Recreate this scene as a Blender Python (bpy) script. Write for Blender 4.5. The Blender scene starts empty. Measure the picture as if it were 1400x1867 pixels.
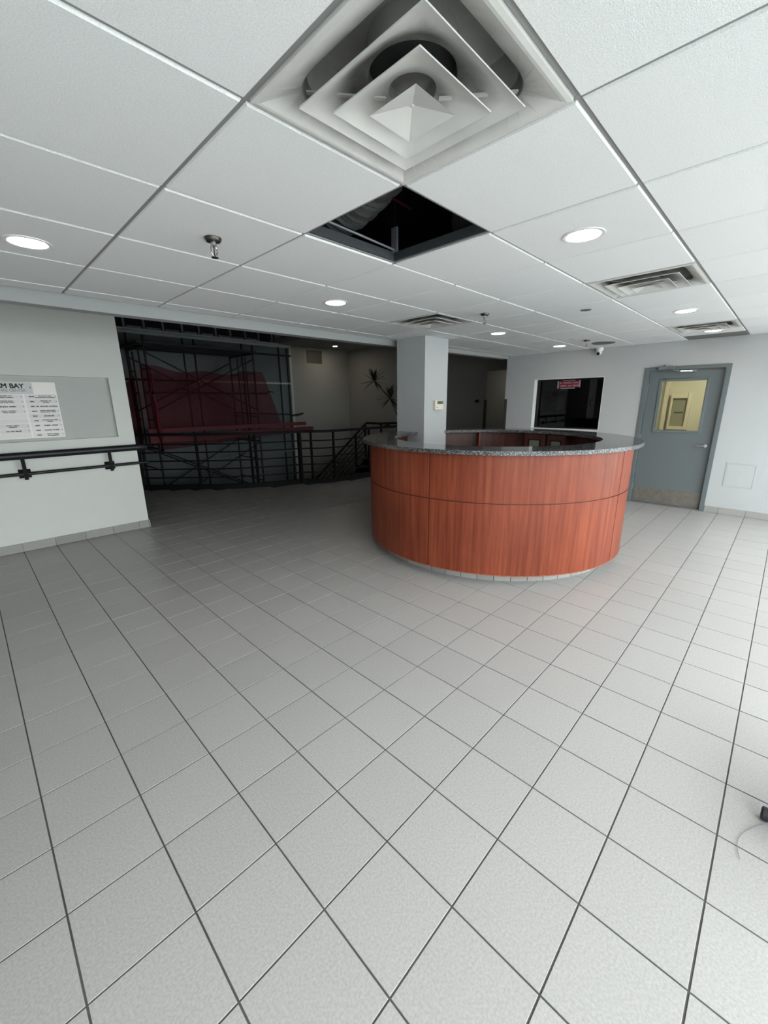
import bpy, bmesh, math, random
from mathutils import Vector, Matrix
random.seed(7)
S = bpy.context.scene
COL = S.collection
PI = math.pi

# ------------------------------------------------------------------ camera
CH, CEIL = 1.5686, 2.349
cam_d = bpy.data.cameras.new('camera')
cam = bpy.data.objects.new('camera', cam_d)
COL.objects.link(cam)
cam_d.sensor_fit = 'HORIZONTAL'
cam_d.sensor_width = 36.0
cam_d.lens = 36.0 * 739.456 / 1400.0
cam_d.clip_start = 0.02
YAW, PIT, ROL = 0.7763007, 0.2645276, -0.0106228
fwd0 = Vector((math.cos(PI/2 - YAW), math.sin(PI/2 - YAW), 0))
ang = PI/2 - 0.7763007
# camera axes in room coordinates (X along the right-hand vanishing line, Y along the left-hand one)
r_ = Vector((0.69903, -0.71502, -0.010623)); u_ = Vector((0.19427, 0.17542, 0.965))
f_ = Vector((0.6887, 0.6763, -0.2615)).normalized()
r_ = (r_ - f_ * r_.dot(f_)).normalized(); u_ = r_.cross(f_)
u_ = -u_ if u_.z < 0 else u_
cam.matrix_world = Matrix(((r_.x, u_.x, -f_.x, 0), (r_.y, u_.y, -f_.y, 0), (r_.z, u_.z, -f_.z, CH), (0, 0, 0, 1)))
S.camera = cam

# ------------------------------------------------------------------ world, daylight, exposure
W = bpy.data.worlds.new('overcast_sky'); S.world = W
W.use_nodes = True
bg = W.node_tree.nodes['Background']
bg.inputs[0].default_value = (0.93, 0.963, 1.0, 1)
bg.inputs[1].default_value = 5.2
S.view_settings.view_transform = 'Standard'
S.view_settings.look = 'None'
S.view_settings.exposure = 0.82
S.view_settings.gamma = 1.0
S.view_settings.use_curve_mapping = False
try:
    S.cycles.use_denoising = True
    S.cycles.max_bounces = 10
    S.cycles.diffuse_bounces = 6
    S.cycles.transparent_max_bounces = 12
    S.cycles.sample_clamp_indirect = 6.0
    S.cycles.caustics_reflective = False
    S.cycles.caustics_refractive = False
except Exception:
    pass

def portal(name, loc, sx, sy, direction):
    d = bpy.data.lights.new(name, 'AREA'); d.shape = 'RECTANGLE'; d.size = sx; d.size_y = sy
    d.cycles.is_portal = True
    o = bpy.data.objects.new(name, d); COL.objects.link(o); o.location = loc
    o.rotation_euler = Vector(direction).to_track_quat('-Z', 'Y').to_euler()
WINY, BACKX = -1.15, -2.2
portal('daylight_portal', (2.55, WINY - 0.06, 1.2), 8.9, 2.1, (0, 1, 0))

# ------------------------------------------------------------------ materials
MATS = {}
def nodes_of(m):
    nt = m.node_tree
    return nt, nt.nodes['Principled BSDF']
def mat(name, col, rough=0.6, metal=0.0, noise=0.0, scale=30.0, bump=0.0, bscale=200.0, vary=0.0, spec=0.5, emit=None, estr=0.0, coat=0.0):
    m = bpy.data.materials.new(name); m.use_nodes = True
    nt, b = nodes_of(m)
    b.inputs['Base Color'].default_value = (*col, 1)
    b.inputs['Roughness'].default_value = rough
    b.inputs['Metallic'].default_value = metal
    b.inputs['Specular IOR Level'].default_value = spec
    b.inputs['Coat Weight'].default_value = coat
    L = nt.links
    last = None
    tc = nt.nodes.new('ShaderNodeTexCoord')
    if noise > 0:
        n = nt.nodes.new('ShaderNodeTexNoise'); n.inputs['Scale'].default_value = scale; n.inputs['Detail'].default_value = 4
        L.new(tc.outputs['Object'], n.inputs['Vector'])
        mx = nt.nodes.new('ShaderNodeMix'); mx.data_type = 'RGBA'
        mx.inputs[6].default_value = (*[c * (1 - noise) for c in col], 1)
        mx.inputs[7].default_value = (*[min(1, c * (1 + noise)) for c in col], 1)
        L.new(n.outputs['Fac'], mx.inputs[0]); last = mx.outputs[2]
    if vary > 0:
        oi = nt.nodes.new('ShaderNodeObjectInfo')
        hs = nt.nodes.new('ShaderNodeHueSaturation')
        mr = nt.nodes.new('ShaderNodeMapRange'); mr.inputs[3].default_value = 1 - vary; mr.inputs[4].default_value = 1 + vary
        L.new(oi.outputs['Random'], mr.inputs[0]); L.new(mr.outputs[0], hs.inputs['Value'])
        if last is not None: L.new(last, hs.inputs['Color'])
        else: hs.inputs['Color'].default_value = (*col, 1)
        last = hs.outputs[0]
    if last is not None: L.new(last, b.inputs['Base Color'])
    if bump > 0:
        n2 = nt.nodes.new('ShaderNodeTexNoise'); n2.inputs['Scale'].default_value = bscale; n2.inputs['Detail'].default_value = 3
        L.new(tc.outputs['Object'], n2.inputs['Vector'])
        bp = nt.nodes.new('ShaderNodeBump'); bp.inputs['Strength'].default_value = bump; bp.inputs['Distance'].default_value = 0.004
        L.new(n2.outputs['Fac'], bp.inputs['Height']); L.new(bp.outputs[0], b.inputs['Normal'])
    if emit:
        b.inputs['Emission Color'].default_value = (*emit, 1); b.inputs['Emission Strength'].default_value = estr
    MATS[name] = m
    return m

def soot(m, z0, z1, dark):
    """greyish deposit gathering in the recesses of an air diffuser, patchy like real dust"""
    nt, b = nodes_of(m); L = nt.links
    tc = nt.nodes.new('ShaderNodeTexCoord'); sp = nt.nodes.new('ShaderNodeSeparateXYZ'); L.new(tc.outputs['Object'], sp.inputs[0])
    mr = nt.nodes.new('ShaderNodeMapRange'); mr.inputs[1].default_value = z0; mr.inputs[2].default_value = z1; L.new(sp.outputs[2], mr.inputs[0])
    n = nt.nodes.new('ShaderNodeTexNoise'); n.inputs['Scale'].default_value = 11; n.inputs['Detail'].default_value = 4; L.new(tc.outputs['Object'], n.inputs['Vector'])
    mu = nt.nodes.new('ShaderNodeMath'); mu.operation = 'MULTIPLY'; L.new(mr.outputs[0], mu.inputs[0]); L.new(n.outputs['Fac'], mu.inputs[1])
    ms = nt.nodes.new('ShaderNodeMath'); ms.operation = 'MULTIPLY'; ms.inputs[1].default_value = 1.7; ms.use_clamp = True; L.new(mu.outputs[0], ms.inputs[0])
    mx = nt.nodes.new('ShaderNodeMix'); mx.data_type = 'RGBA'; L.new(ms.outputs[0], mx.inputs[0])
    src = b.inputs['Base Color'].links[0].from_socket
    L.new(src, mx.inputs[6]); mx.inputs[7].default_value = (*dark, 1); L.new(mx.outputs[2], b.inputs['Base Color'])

def ramp_mat(name, stops, rough, scale, detail=6, stretch=(1, 1, 1), coat=0.0, spec=0.5, second=None, voronoi=False, bump=0.0):
    m = bpy.data.materials.new(name); m.use_nodes = True
    nt, b = nodes_of(m); L = nt.links
    b.inputs['Roughness'].default_value = rough; b.inputs['Coat Weight'].default_value = coat
    b.inputs['Coat Roughness'].default_value = 0.12
    b.inputs['Specular IOR Level'].default_value = spec
    tc = nt.nodes.new('ShaderNodeTexCoord'); mp = nt.nodes.new('ShaderNodeMapping'); mp.inputs['Scale'].default_value = stretch
    L.new(tc.outputs['Object'], mp.inputs['Vector'])
    n = nt.nodes.new('ShaderNodeTexNoise'); n.inputs['Scale'].default_value = scale; n.inputs['Detail'].default_value = detail
    n.inputs['Roughness'].default_value = 0.6
    L.new(mp.outputs[0], n.inputs['Vector'])
    src = n.outputs['Fac']
    if voronoi:
        v = nt.nodes.new('ShaderNodeTexVoronoi'); v.inputs['Scale'].default_value = scale * 1.6
        L.new(mp.outputs[0], v.inputs['Vector'])
        ma = nt.nodes.new('ShaderNodeMath'); ma.operation = 'MULTIPLY_ADD'; ma.inputs[1].default_value = 0.55
        sp = nt.nodes.new('ShaderNodeSeparateColor'); L.new(v.outputs['Color'], sp.inputs[0])
        mb = nt.nodes.new('ShaderNodeMath'); mb.operation = 'MULTIPLY'; mb.inputs[1].default_value = 0.45
        L.new(n.outputs['Fac'], mb.inputs[0])
        L.new(sp.outputs[0], ma.inputs[0]); L.new(mb.outputs[0], ma.inputs[2]); src = ma.outputs[0]
    rp = nt.nodes.new('ShaderNodeValToRGB')
    while len(rp.color_ramp.elements) < len(stops): rp.color_ramp.elements.new(0.5)
    for e, (p, c) in zip(rp.color_ramp.elements, stops): e.position = p; e.color = (*c, 1)
    L.new(src, rp.inputs[0])
    out = rp.outputs[0]
    if second:
        n2 = nt.nodes.new('ShaderNodeTexNoise'); n2.inputs['Scale'].default_value = second[0]; n2.inputs['Detail'].default_value = 3
        L.new(tc.outputs['Object'], n2.inputs['Vector'])
        mr = nt.nodes.new('ShaderNodeMapRange'); mr.inputs[1].default_value = 0.3; mr.inputs[2].default_value = 0.7
        mr.inputs[3].default_value = 1 - second[1]; mr.inputs[4].default_value = 1 + second[1]
        L.new(n2.outputs['Fac'], mr.inputs[0])
        hs = nt.nodes.new('ShaderNodeHueSaturation'); L.new(out, hs.inputs['Color']); L.new(mr.outputs[0], hs.inputs['Value']); out = hs.outputs[0]
    L.new(out, b.inputs['Base Color'])
    if bump:
        bp = nt.nodes.new('ShaderNodeBump'); bp.inputs['Strength'].default_value = bump; bp.inputs['Distance'].default_value = 0.003
        L.new(n.outputs['Fac'], bp.inputs['Height']); L.new(bp.outputs[0], b.inputs['Normal'])
    MATS[name] = m
    return m

M_TILE = mat('porcelain_tile', (0.372, 0.354, 0.343), 0.36, noise=0.30, scale=130, bump=0.12, bscale=350, vary=0.025)
M_BTILE = mat('base_tile', (0.30, 0.29, 0.275), 0.45, noise=0.12, scale=40, vary=0.12)
M_GROUT = mat('grout', (0.075, 0.075, 0.072), 0.9, noise=0.5, scale=6)
M_CTILE = mat('mineral_fibre_tile', (0.90, 0.905, 0.90), 0.9, noise=0.30, scale=240, bump=0.42, bscale=330, vary=0.02)
M_TEE = mat('tee_bar_paint', (0.27, 0.27, 0.265), 0.5)
M_WALL = mat('grey_wall_paint', (0.45, 0.455, 0.46), 0.75, noise=0.03, scale=8, bump=0.05, bscale=300)
M_WALLL = mat('warm_grey_wall_paint', (0.66, 0.665, 0.63), 0.75, noise=0.03, scale=8, bump=0.05, bscale=300)
M_COLU = mat('column_paint', (0.44, 0.445, 0.45), 0.7, noise=0.03, scale=8)
M_NICHE = mat('niche_paint', (0.48, 0.485, 0.46), 0.75, noise=0.03, scale=8)
M_TRIM = mat('white_trim_paint', (0.33, 0.335, 0.335), 0.6)
M_ATR = mat('taupe_wall_paint', (0.27, 0.262, 0.242), 0.8, noise=0.05, scale=5)
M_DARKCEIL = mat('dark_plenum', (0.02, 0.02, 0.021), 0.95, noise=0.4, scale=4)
M_DOOR = mat('grey_door_paint', (0.125, 0.145, 0.15), 0.45, noise=0.04, scale=6)
M_STEEL = mat('brushed_steel', (0.62, 0.62, 0.61), 0.28, 1.0)
M_KICK = mat('worn_kick_plate', (0.22, 0.20, 0.175), 0.5, 0.6, noise=0.35, scale=14)
M_CHROME = mat('chrome', (0.55, 0.55, 0.55), 0.18, 1.0)
M_BRONZE = mat('dark_bronze_metal', (0.10, 0.09, 0.08), 0.35, 0.9)
M_BLACK = mat('black_enamel', (0.010, 0.010, 0.012), 0.38, spec=0.3)
M_RAILBLK = mat('matte_black_steel', (0.008, 0.008, 0.009), 0.6, spec=0.12)
M_RUBBER = mat('black_rubber', (0.010, 0.010, 0.014), 0.6)
M_WHITE = mat('white_plastic', (0.78, 0.78, 0.78), 0.4)
M_CREAM = mat('cream_plastic', (0.72, 0.66, 0.55), 0.5)
M_LCD = mat('grey_display', (0.20, 0.20, 0.17), 0.25)
M_LCDK = mat('dark_digits', (0.02, 0.02, 0.015), 0.4)
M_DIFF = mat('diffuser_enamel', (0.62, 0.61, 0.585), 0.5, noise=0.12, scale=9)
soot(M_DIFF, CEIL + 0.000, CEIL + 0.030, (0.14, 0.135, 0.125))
M_DUST = mat('dusty_diffuser', (0.42, 0.415, 0.395), 0.8, noise=0.5, scale=7)
M_NECK = mat('diffuser_neck', (0.035, 0.035, 0.035), 0.8, noise=0.5, scale=12)
M_GREYP = mat('grey_filler', (0.17, 0.165, 0.155), 0.7)
M_ALU = mat('aluminium_frame', (0.42, 0.45, 0.43), 0.5)
M_MULL = mat('dark_gasket', (0.012, 0.014, 0.015), 0.6)
M_PANE = mat('film_covered_glass', (0.125, 0.15, 0.155), 0.35, noise=0.06, scale=2)
M_SCAF = mat('scaffold_steel', (0.012, 0.014, 0.0135), 0.7, 0.0, noise=0.5, scale=12)
M_PLANK = mat('scaffold_plank', (0.05, 0.055, 0.055), 0.7, noise=0.4, scale=10)
M_REDPL = mat('red_wrapped_board', (0.10, 0.009, 0.014), 0.7, noise=0.5, scale=9)
M_RED = mat('red_pipe', (0.25, 0.01, 0.02), 0.5)
M_LEAF = mat('dark_leaf', (0.012, 0.022, 0.012), 0.5, vary=0.4)
M_STEM = mat('brown_stem', (0.05, 0.04, 0.028), 0.8, noise=0.4, scale=40)
M_POT = mat('black_pot', (0.015, 0.015, 0.015), 0.5)
M_SOIL = mat('potting_soil', (0.03, 0.02, 0.015), 0.95, noise=0.5, scale=60)
M_DUCT = mat('flexible_duct_wrap', (0.035, 0.038, 0.037), 0.6, 0.1, noise=0.5, scale=14, bump=0.8, bscale=25)
M_GALV = mat('galvanised_steel', (0.20, 0.21, 0.23), 0.5, 0.6, noise=0.25, scale=30)
M_PERF = mat('black_angle', (0.035, 0.04, 0.045), 0.6, noise=0.5, scale=90)
M_INK = mat('black_ink', (0.02, 0.02, 0.022), 0.8)
M_GINK = mat('grey_ink', (0.17, 0.17, 0.17), 0.8)
M_SIGN = mat('sign_board', (0.84, 0.80, 0.77), 0.4)
M_HEAD = mat('sign_header', (0.56, 0.56, 0.55), 0.4)
M_STRIP = mat('sign_name_strip', (0.70, 0.66, 0.65), 0.4, vary=0.06)
M_REDSIGN = mat('red_notice', (0.13, 0.008, 0.02), 0.5)
M_PINK = mat('notice_lettering', (0.36, 0.17, 0.19), 0.6)
M_TAPE = mat('clear_tape', (0.28, 0.26, 0.26), 0.4)
M_YELLOW = mat('cream_room_paint', (0.64, 0.61, 0.51), 0.8)
M_UNITF = mat('dispenser_grey', (0.30, 0.29, 0.22), 0.5)
M_GUARD = mat('brown_corner_guard', (0.06, 0.055, 0.045), 0.5)
M_LAMP = mat('lamp_lens', (1, 1, 1), 0.5, emit=(1.0, 0.90, 0.70), estr=19.0)
M_LAMP2 = mat('atrium_lamp_lens', (1, 1, 1), 0.5, emit=(1.0, 0.88, 0.70), estr=85.0)
M_INWOOD = ramp_mat('dark_red_wood', [(0.3, (0.060, 0.014, 0.009)), (0.7, (0.10, 0.026, 0.016))], 0.4, 6, stretch=(3, 3, 0.3))
M_WOOD = ramp_mat('cherry_veneer', [(0.30, (0.135, 0.026, 0.012)), (0.5, (0.190, 0.040, 0.018)), (0.70, (0.250, 0.060, 0.027))],
                  0.42, 34, 8, (1, 1, 0.035), spec=0.22, coat=0.03, second=(1.6, 0.16))
M_GROOVE = mat('dark_groove', (0.09, 0.022, 0.012), 0.5)
M_EDGE = mat('chipped_wood_edge', (0.26, 0.085, 0.045), 0.6, noise=0.6, scale=30)
M_GRANITE = ramp_mat('black_granite', [(0.30, (0.008, 0.008, 0.009)), (0.48, (0.035, 0.036, 0.038)), (0.62, (0.10, 0.10, 0.105)), (0.80, (0.34, 0.32, 0.33))],
                     0.10, 55, 3, spec=0.6, voronoi=True)
M_GRANEDGE = ramp_mat('granite_edge', [(0.3, (0.010, 0.010, 0.010)), (0.5, (0.045, 0.045, 0.047)), (0.66, (0.11, 0.11, 0.112)), (0.85, (0.42, 0.39, 0.40))],
                      0.3, 105, 3, voronoi=True)

def glass_mat(name, tint, mixf, rough=0.02, spec_col=(1, 1, 1)):
    m = bpy.data.materials.new(name); m.use_nodes = True
    nt = m.node_tree; L = nt.links; out = nt.nodes['Material Output']
    nt.nodes.remove(nt.nodes['Principled BSDF'])
    tr = nt.nodes.new('ShaderNodeBsdfTransparent'); tr.inputs[0].default_value = (*tint, 1)
    gl = nt.nodes.new('ShaderNodeBsdfGlossy'); gl.inputs['Roughness'].default_value = rough
    fr = nt.nodes.new('ShaderNodeFresnel'); fr.inputs[0].default_value = 1.45
    mx = nt.nodes.new('ShaderNodeMixShader')
    ge = nt.nodes.new('ShaderNodeNewGeometry'); iv = nt.nodes.new('ShaderNodeMath'); iv.operation = 'SUBTRACT'; iv.inputs[0].default_value = 1.0
    L.new(ge.outputs['Backfacing'], iv.inputs[1])
    mu = nt.nodes.new('ShaderNodeMath'); mu.operation = 'MULTIPLY'; L.new(fr.outputs[0], mu.inputs[0]); L.new(iv.outputs[0], mu.inputs[1])
    L.new(mu.outputs[0], mx.inputs[0]); L.new(tr.outputs[0], mx.inputs[1]); L.new(gl.outputs[0], mx.inputs[2])
    L.new(mx.outputs[0], out.inputs[0]); MATS[name] = m
    return m
M_GLASS = glass_mat('clear_glass', (0.93, 0.96, 0.95), 0.1)
M_DGLASS = glass_mat('dark_tinted_glass', (0.10, 0.14, 0.16), 0.1)
def net_mat():
    m = bpy.data.materials.new('red_debris_netting'); m.use_nodes = True
    nt = m.node_tree; L = nt.links; out = nt.nodes['Material Output']; b = nt.nodes['Principled BSDF']
    b.inputs['Base Color'].default_value = (0.055, 0.005, 0.010, 1); b.inputs['Roughness'].default_value = 0.8
    tr = nt.nodes.new('ShaderNodeBsdfTransparent'); tr.inputs[0].default_value = (0.9, 0.5, 0.52, 1)
    tc = nt.nodes.new('ShaderNodeTexCoord'); n = nt.nodes.new('ShaderNodeTexNoise'); n.inputs['Scale'].default_value = 3.0
    L.new(tc.outputs['Object'], n.inputs['Vector'])
    mr = nt.nodes.new('ShaderNodeMapRange'); mr.inputs[1].default_value = 0.3; mr.inputs[2].default_value = 0.7
    mr.inputs[3].default_value = 0.34; mr.inputs[4].default_value = 0.52
    L.new(n.outputs['Fac'], mr.inputs[0])
    mx = nt.nodes.new('ShaderNodeMixShader'); L.new(mr.outputs[0], mx.inputs[0]); L.new(tr.outputs[0], mx.inputs[1]); L.new(b.outputs[0], mx.inputs[2])
    L.new(mx.outputs[0], out.inputs[0])
    return m
M_NET = net_mat()

# ------------------------------------------------------------------ builders
class MB:
    """collects shapes, then links them as ONE mesh object"""
    def __init__(s): s.v = []; s.f = []
    def add(s, vs, fs):
        k = len(s.v); s.v += [tuple(v) for v in vs]; s.f += [tuple(i + k for i in f) for f in fs]; return s
    def box(s, a, b):
        x0, y0, z0 = [min(p, q) for p, q in zip(a, b)]; x1, y1, z1 = [max(p, q) for p, q in zip(a, b)]
        return s.add([(x0,y0,z0),(x1,y0,z0),(x1,y1,z0),(x0,y1,z0),(x0,y0,z1),(x1,y0,z1),(x1,y1,z1),(x0,y1,z1)],
                     [(0,3,2,1),(4,5,6,7),(0,1,5,4),(1,2,6,5),(2,3,7,6),(3,0,4,7)])
    def quad(s, *p): return s.add(p, [tuple(range(len(p)))])
    def prism(s, poly, z0, z1):
        n = len(poly)
        return s.add([(x, y, z0) for x, y in poly] + [(x, y, z1) for x, y in poly],
                     [tuple(range(n - 1, -1, -1)), tuple(range(n, 2 * n))] + [(i, (i + 1) % n, n + (i + 1) % n, n + i) for i in range(n)])
    def arc(s, c, r0, r1, z0, z1, a0, a1, n=48):
        full = abs(a1 - a0) >= 359.9
        k = n if full else n + 1
        vs = []
        for i in range(k):
            t = math.radians(a0 + (a1 - a0) * i / n); cx, sx = math.cos(t), math.sin(t)
            for r, z in ((r0, z0), (r1, z0), (r1, z1), (r0, z1)): vs.append((c[0] + r * cx, c[1] + r * sx, z))
        fs = []
        for i in range(n):
            a, b = 4 * i, 4 * ((i + 1) % k)
            for j in range(4): fs.append((a + j, b + j, b + (j + 1) % 4, a + (j + 1) % 4))
        if not full: fs += [(3, 2, 1, 0), tuple(4 * (k - 1) + j for j in range(4))]
        return s.add(vs, fs)
    def tube(s, pts, r, n=8, closed=False, flat=1.0):
        pts = [Vector(p) for p in pts]; rings = []
        for i, p in enumerate(pts):
            d = (pts[min(i + 1, len(pts) - 1)] - pts[max(i - 1, 0)]).normalized()
            a = d.cross(Vector((0, 0, 1)))
            if a.length < 1e-3: a = Vector((1, 0, 0))
            a.normalize(); b = d.cross(a).normalized()
            rr = r[i] if isinstance(r, (list, tuple)) else r
            rings.append([p + a * (rr * math.cos(2 * PI * k / n)) + b * (rr * flat * math.sin(2 * PI * k / n)) for k in range(n)])
        vs = [v for ring in rings for v in ring]; fs = []
        for i in range(len(pts) - 1):
            for k in range(n): fs.append((i * n + k, i * n + (k + 1) % n, (i + 1) * n + (k + 1) % n, (i + 1) * n + k))
        fs += [tuple(range(n - 1, -1, -1)), tuple((len(pts) - 1) * n + k for k in range(n))]
        return s.add(vs, fs)
    def bar(s, p, q, w, h, up=(0, 0, 1)):
        p, q = Vector(p), Vector(q); d = (q - p).normalized(); u = Vector(up)
        a = d.cross(u)
        if a.length < 1e-3: a = d.cross(Vector((1, 0, 0)))
        a.normalize(); b = a.cross(d).normalized(); a *= w / 2; b *= h / 2
        vs = [p - a - b, p + a - b, p + a + b, p - a + b, q - a - b, q + a - b, q + a + b, q - a + b]
        return s.add(vs, [(0,3,2,1),(4,5,6,7),(0,1,5,4),(1,2,6,5),(2,3,7,6),(3,0,4,7)])
    def lathe(s, prof, c=(0, 0, 0), n=24, axis='z'):
        vs = []
        for r, z in prof:
            for k in range(n):
                t = 2 * PI * k / n; x, y = r * math.cos(t), r * math.sin(t)
                p = {'z': (x, y, z), 'x': (z, x, y), 'y': (x, z, y)}[axis]
                vs.append((p[0] + c[0], p[1] + c[1], p[2] + c[2]))
        fs = [(i * n + k, i * n + (k + 1) % n, (i + 1) * n + (k + 1) % n, (i + 1) * n + k) for i in range(len(prof) - 1) for k in range(n)]
        if prof[0][0] > 1e-5: fs.append(tuple(range(n - 1, -1, -1)))
        if prof[-1][0] > 1e-5: fs.append(tuple((len(prof) - 1) * n + k for k in range(n)))
        return s.add(vs, fs)
    def mesh(s, name, m=None):
        me = bpy.data.meshes.new(name); me.from_pydata(s.v, [], s.f); me.validate()
        bm = bmesh.new(); bm.from_mesh(me); bmesh.ops.remove_doubles(bm, verts=bm.verts, dist=1e-6)
        bmesh.ops.recalc_face_normals(bm, faces=bm.faces); bm.to_mesh(me); bm.free()
        for k in (m if isinstance(m, (list, tuple)) else [m]): me.materials.append(k)
        return me
    def build(s, name, m, parent=None, smooth=None, bevel=0.0, seg=2):
        me = s.mesh(name, m); o = link(name, me, parent)
        if bevel:
            b = o.modifiers.new('bevel', 'BEVEL'); b.width = bevel; b.segments = seg; b.limit_method = 'ANGLE'; b.angle_limit = 0.6
        if smooth is not None: shade(me, smooth)
        return o
def shade(me, deg):
    bm = bmesh.new(); bm.from_mesh(me)
    for f in bm.faces: f.smooth = True
    for e in bm.edges:
        if len(e.link_faces) == 2 and e.calc_face_angle(0) > math.radians(deg): e.smooth = False
    bm.to_mesh(me); bm.free()
def link(name, data, parent=None):
    o = bpy.data.objects.new(name, data); COL.objects.link(o)
    if parent is not None:
        o.parent = parent
        o.matrix_parent_inverse = Matrix.Translation(-Vector(parent.location))
    return o
def tag(o, label=None, cat=None, group=None, kind=None):
    for k, v in (('label', label), ('category', cat), ('group', group), ('kind', kind)):
        if v: o[k] = v
    return o
def thing(name, label, cat, loc=(0, 0, 0), group=None):
    o = link(name, None); o.location = loc; o.empty_display_size = 0.1
    return tag(o, label, cat, group)
def struct(name, mb, m, parent=None, **k):
    o = mb.build(name, m, parent, **k)
    if parent is None: o['kind'] = 'structure'
    return o
def structroot(name, loc=(0, 0, 0)):
    o = link(name, None); o.location = loc; o['kind'] = 'structure'; return o
def ibox(a, b, name, m, parent=None, bevel=0.0, **k):
    return MB().box(a, b).build(name, m, parent, bevel=bevel, **k)
def dup(root, loc, label=None, group=None):
    """copy a thing with its parts and sub-parts"""
    r = root.copy(); COL.objects.link(r); r.location = loc
    if label: r['label'] = label
    if group: r['group'] = group
    for ch in root.children:
        c = ch.copy(); COL.objects.link(c); c.parent = r; c.matrix_parent_inverse = ch.matrix_parent_inverse.copy()
        for g in ch.children:
            d = g.copy(); COL.objects.link(d); d.parent = c; d.matrix_parent_inverse = g.matrix_parent_inverse.copy()
    return r
def cut(o, box):
    """carve a box out of an object's mesh"""
    c = MB().box(*box).mesh('cutter'); co = bpy.data.objects.new('cutter', c); COL.objects.link(co)
    md = o.modifiers.new('cut', 'BOOLEAN'); md.operation = 'DIFFERENCE'; md.solver = 'EXACT'; md.object = co
    dg = bpy.context.evaluated_depsgraph_get()
    me = bpy.data.meshes.new_from_object(o.evaluated_get(dg))
    o.modifiers.clear(); old = o.data; o.data = me
    bpy.data.objects.remove(co); bpy.data.meshes.remove(old); bpy.data.meshes.remove(c)
def project(p):
    d = Vector(p) - Vector((0, 0, CH)); z = d.dot(f_)
    if z < 0.05: return None
    return 700 + 739.456 * d.dot(r_) / z, 933.5 - 739.456 * d.dot(u_) / z

# ------------------------------------------------------------------ floor
XR, YL, XLE = 7.25, 5.858, 1.505            # right wall plane, left wall plane, end of the left wall
HX, YF, ZA = 8.94, 10.3, 3.11               # hall wall plane, far window wall plane, hall ceiling
TS, TX, TY = 0.29, 0.515, 0.794
GUARD = [(0.6, 10.1), (1.5, 9.3), (2.23, 8.57), (2.72, 8.10), (3.21, 7.60), (3.71, 7.22), (4.10, 7.02), (4.60, 6.83), (4.74, 6.72), (4.92, 6.55), (5.2, 6.47), (5.6, 6.44), (6.2, 6.42), (7.42, 6.42)]
def guard_y(x):
    for (x0, y0), (x1, y1) in zip(GUARD, GUARD[1:]):
        if x0 <= x <= x1: return y0 + (y1 - y0) * (x - x0) / (x1 - x0)
    return 99
floor = MB()
floor.box((-2.2, WINY, -0.22), (XR, YL, -0.003))
floor.box((XR, 3.0, -0.22), (11.0, YL, -0.003))
poly = [(-2.2, YL), (HX, YL), (HX, 8.0), (7.42, 8.0)] + GUARD[::-1] + [(-2.2, 10.1)]
floor.prism(poly, -0.22, -0.003)
FLOOR = struct('floor', floor, M_GROUT)
def tile_rect(i, j):
    x0, y0 = TX + TS * i, TY + TS * j; x1, y1 = x0 + TS, y0 + TS; xc, yc = x0 + TS / 2, y0 + TS / 2
    y0 = max(y0, WINY); x0 = max(x0, -2.2)
    if xc < XLE: y1 = min(y1, YL - 0.012)
    if yc < 3.85: x1 = min(x1, XR - 0.012)
    else: x1 = min(x1, HX if yc > 5.3 else 11.0)
    if yc > guard_y(xc) and xc < 7.42: return None
    if yc > 7.9 and xc > 7.42: return None
    if yc > YF or x1 - x0 < 0.03 or y1 - y0 < 0.03 or (xc < XLE and y0 > YL - 0.03): return None
    return x0, y0, x1, y1
rects = []
for i in range(-9, 36):
    for j in range(-7, 33):
        r = tile_rect(i, j)
        if not r: continue
        x0, y0, x1, y1 = r
        pp = [project((x, y, 0)) for x, y in ((x0, y0), (x1, y0), (x1, y1), (x0, y1))]
        A = 0
        if all(pp):
            A = abs(sum(pp[k][0] * pp[(k + 1) % 4][1] - pp[(k + 1) % 4][0] * pp[k][1] for k in range(4))) / 2
            if max(p[0] for p in pp) < 0 or min(p[0] for p in pp) > 1400 or min(p[1] for p in pp) > 1867: A = 0
        rects.append((A, r))
rects.sort(key=lambda t: -t[0])
G, CF = 0.0028, 0.0008
def tile_verts(x0, y0, x1, y1, z):
    a = (x0 + G, y0 + G, x1 - G, y1 - G)
    lo = [(a[0], a[1]), (a[2], a[1]), (a[2], a[3]), (a[0], a[3])]
    hi = [(a[0] + CF, a[1] + CF), (a[2] - CF, a[1] + CF), (a[2] - CF, a[3] - CF), (a[0] + CF, a[3] - CF)]
    return ([(x, y, -0.003) for x, y in lo] + [(x, y, z - 0.0006) for x, y in lo] + [(x, y, z) for x, y in hi],
            [(0, 1, 5, 4), (1, 2, 6, 5), (2, 3, 7, 6), (3, 0, 4, 7), (4, 5, 9, 8), (5, 6, 10, 9), (6, 7, 11, 10), (7, 4, 8, 11), (8, 9, 10, 11)])
for A, r in rects[:300]:
    w, h = r[2] - r[0], r[3] - r[1]
    key = (round(w, 4), round(h, 4))
    me = MATS.setdefault(('tilemesh', key), None)
    if me is None:
        me = MB().add(*tile_verts(-w / 2, -h / 2, w / 2, h / 2, 0.0)).mesh('tile', M_TILE); MATS[('tilemesh', key)] = me
    o = link('tile', me, FLOOR); o.location = ((r[0] + r[2]) / 2, (r[1] + r[3]) / 2, random.uniform(-0.0008, 0.0))
    o.rotation_euler = (random.uniform(-.0015, .0015), random.uniform(-.0015, .0015), 0)
rest = MB()
for A, r in rects[300:]: rest.add(*tile_verts(*r, random.uniform(-0.0008, 0)))
o = rest.build('outlying_tiles', M_TILE, FLOOR); o['kind'] = 'stuff'

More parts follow.
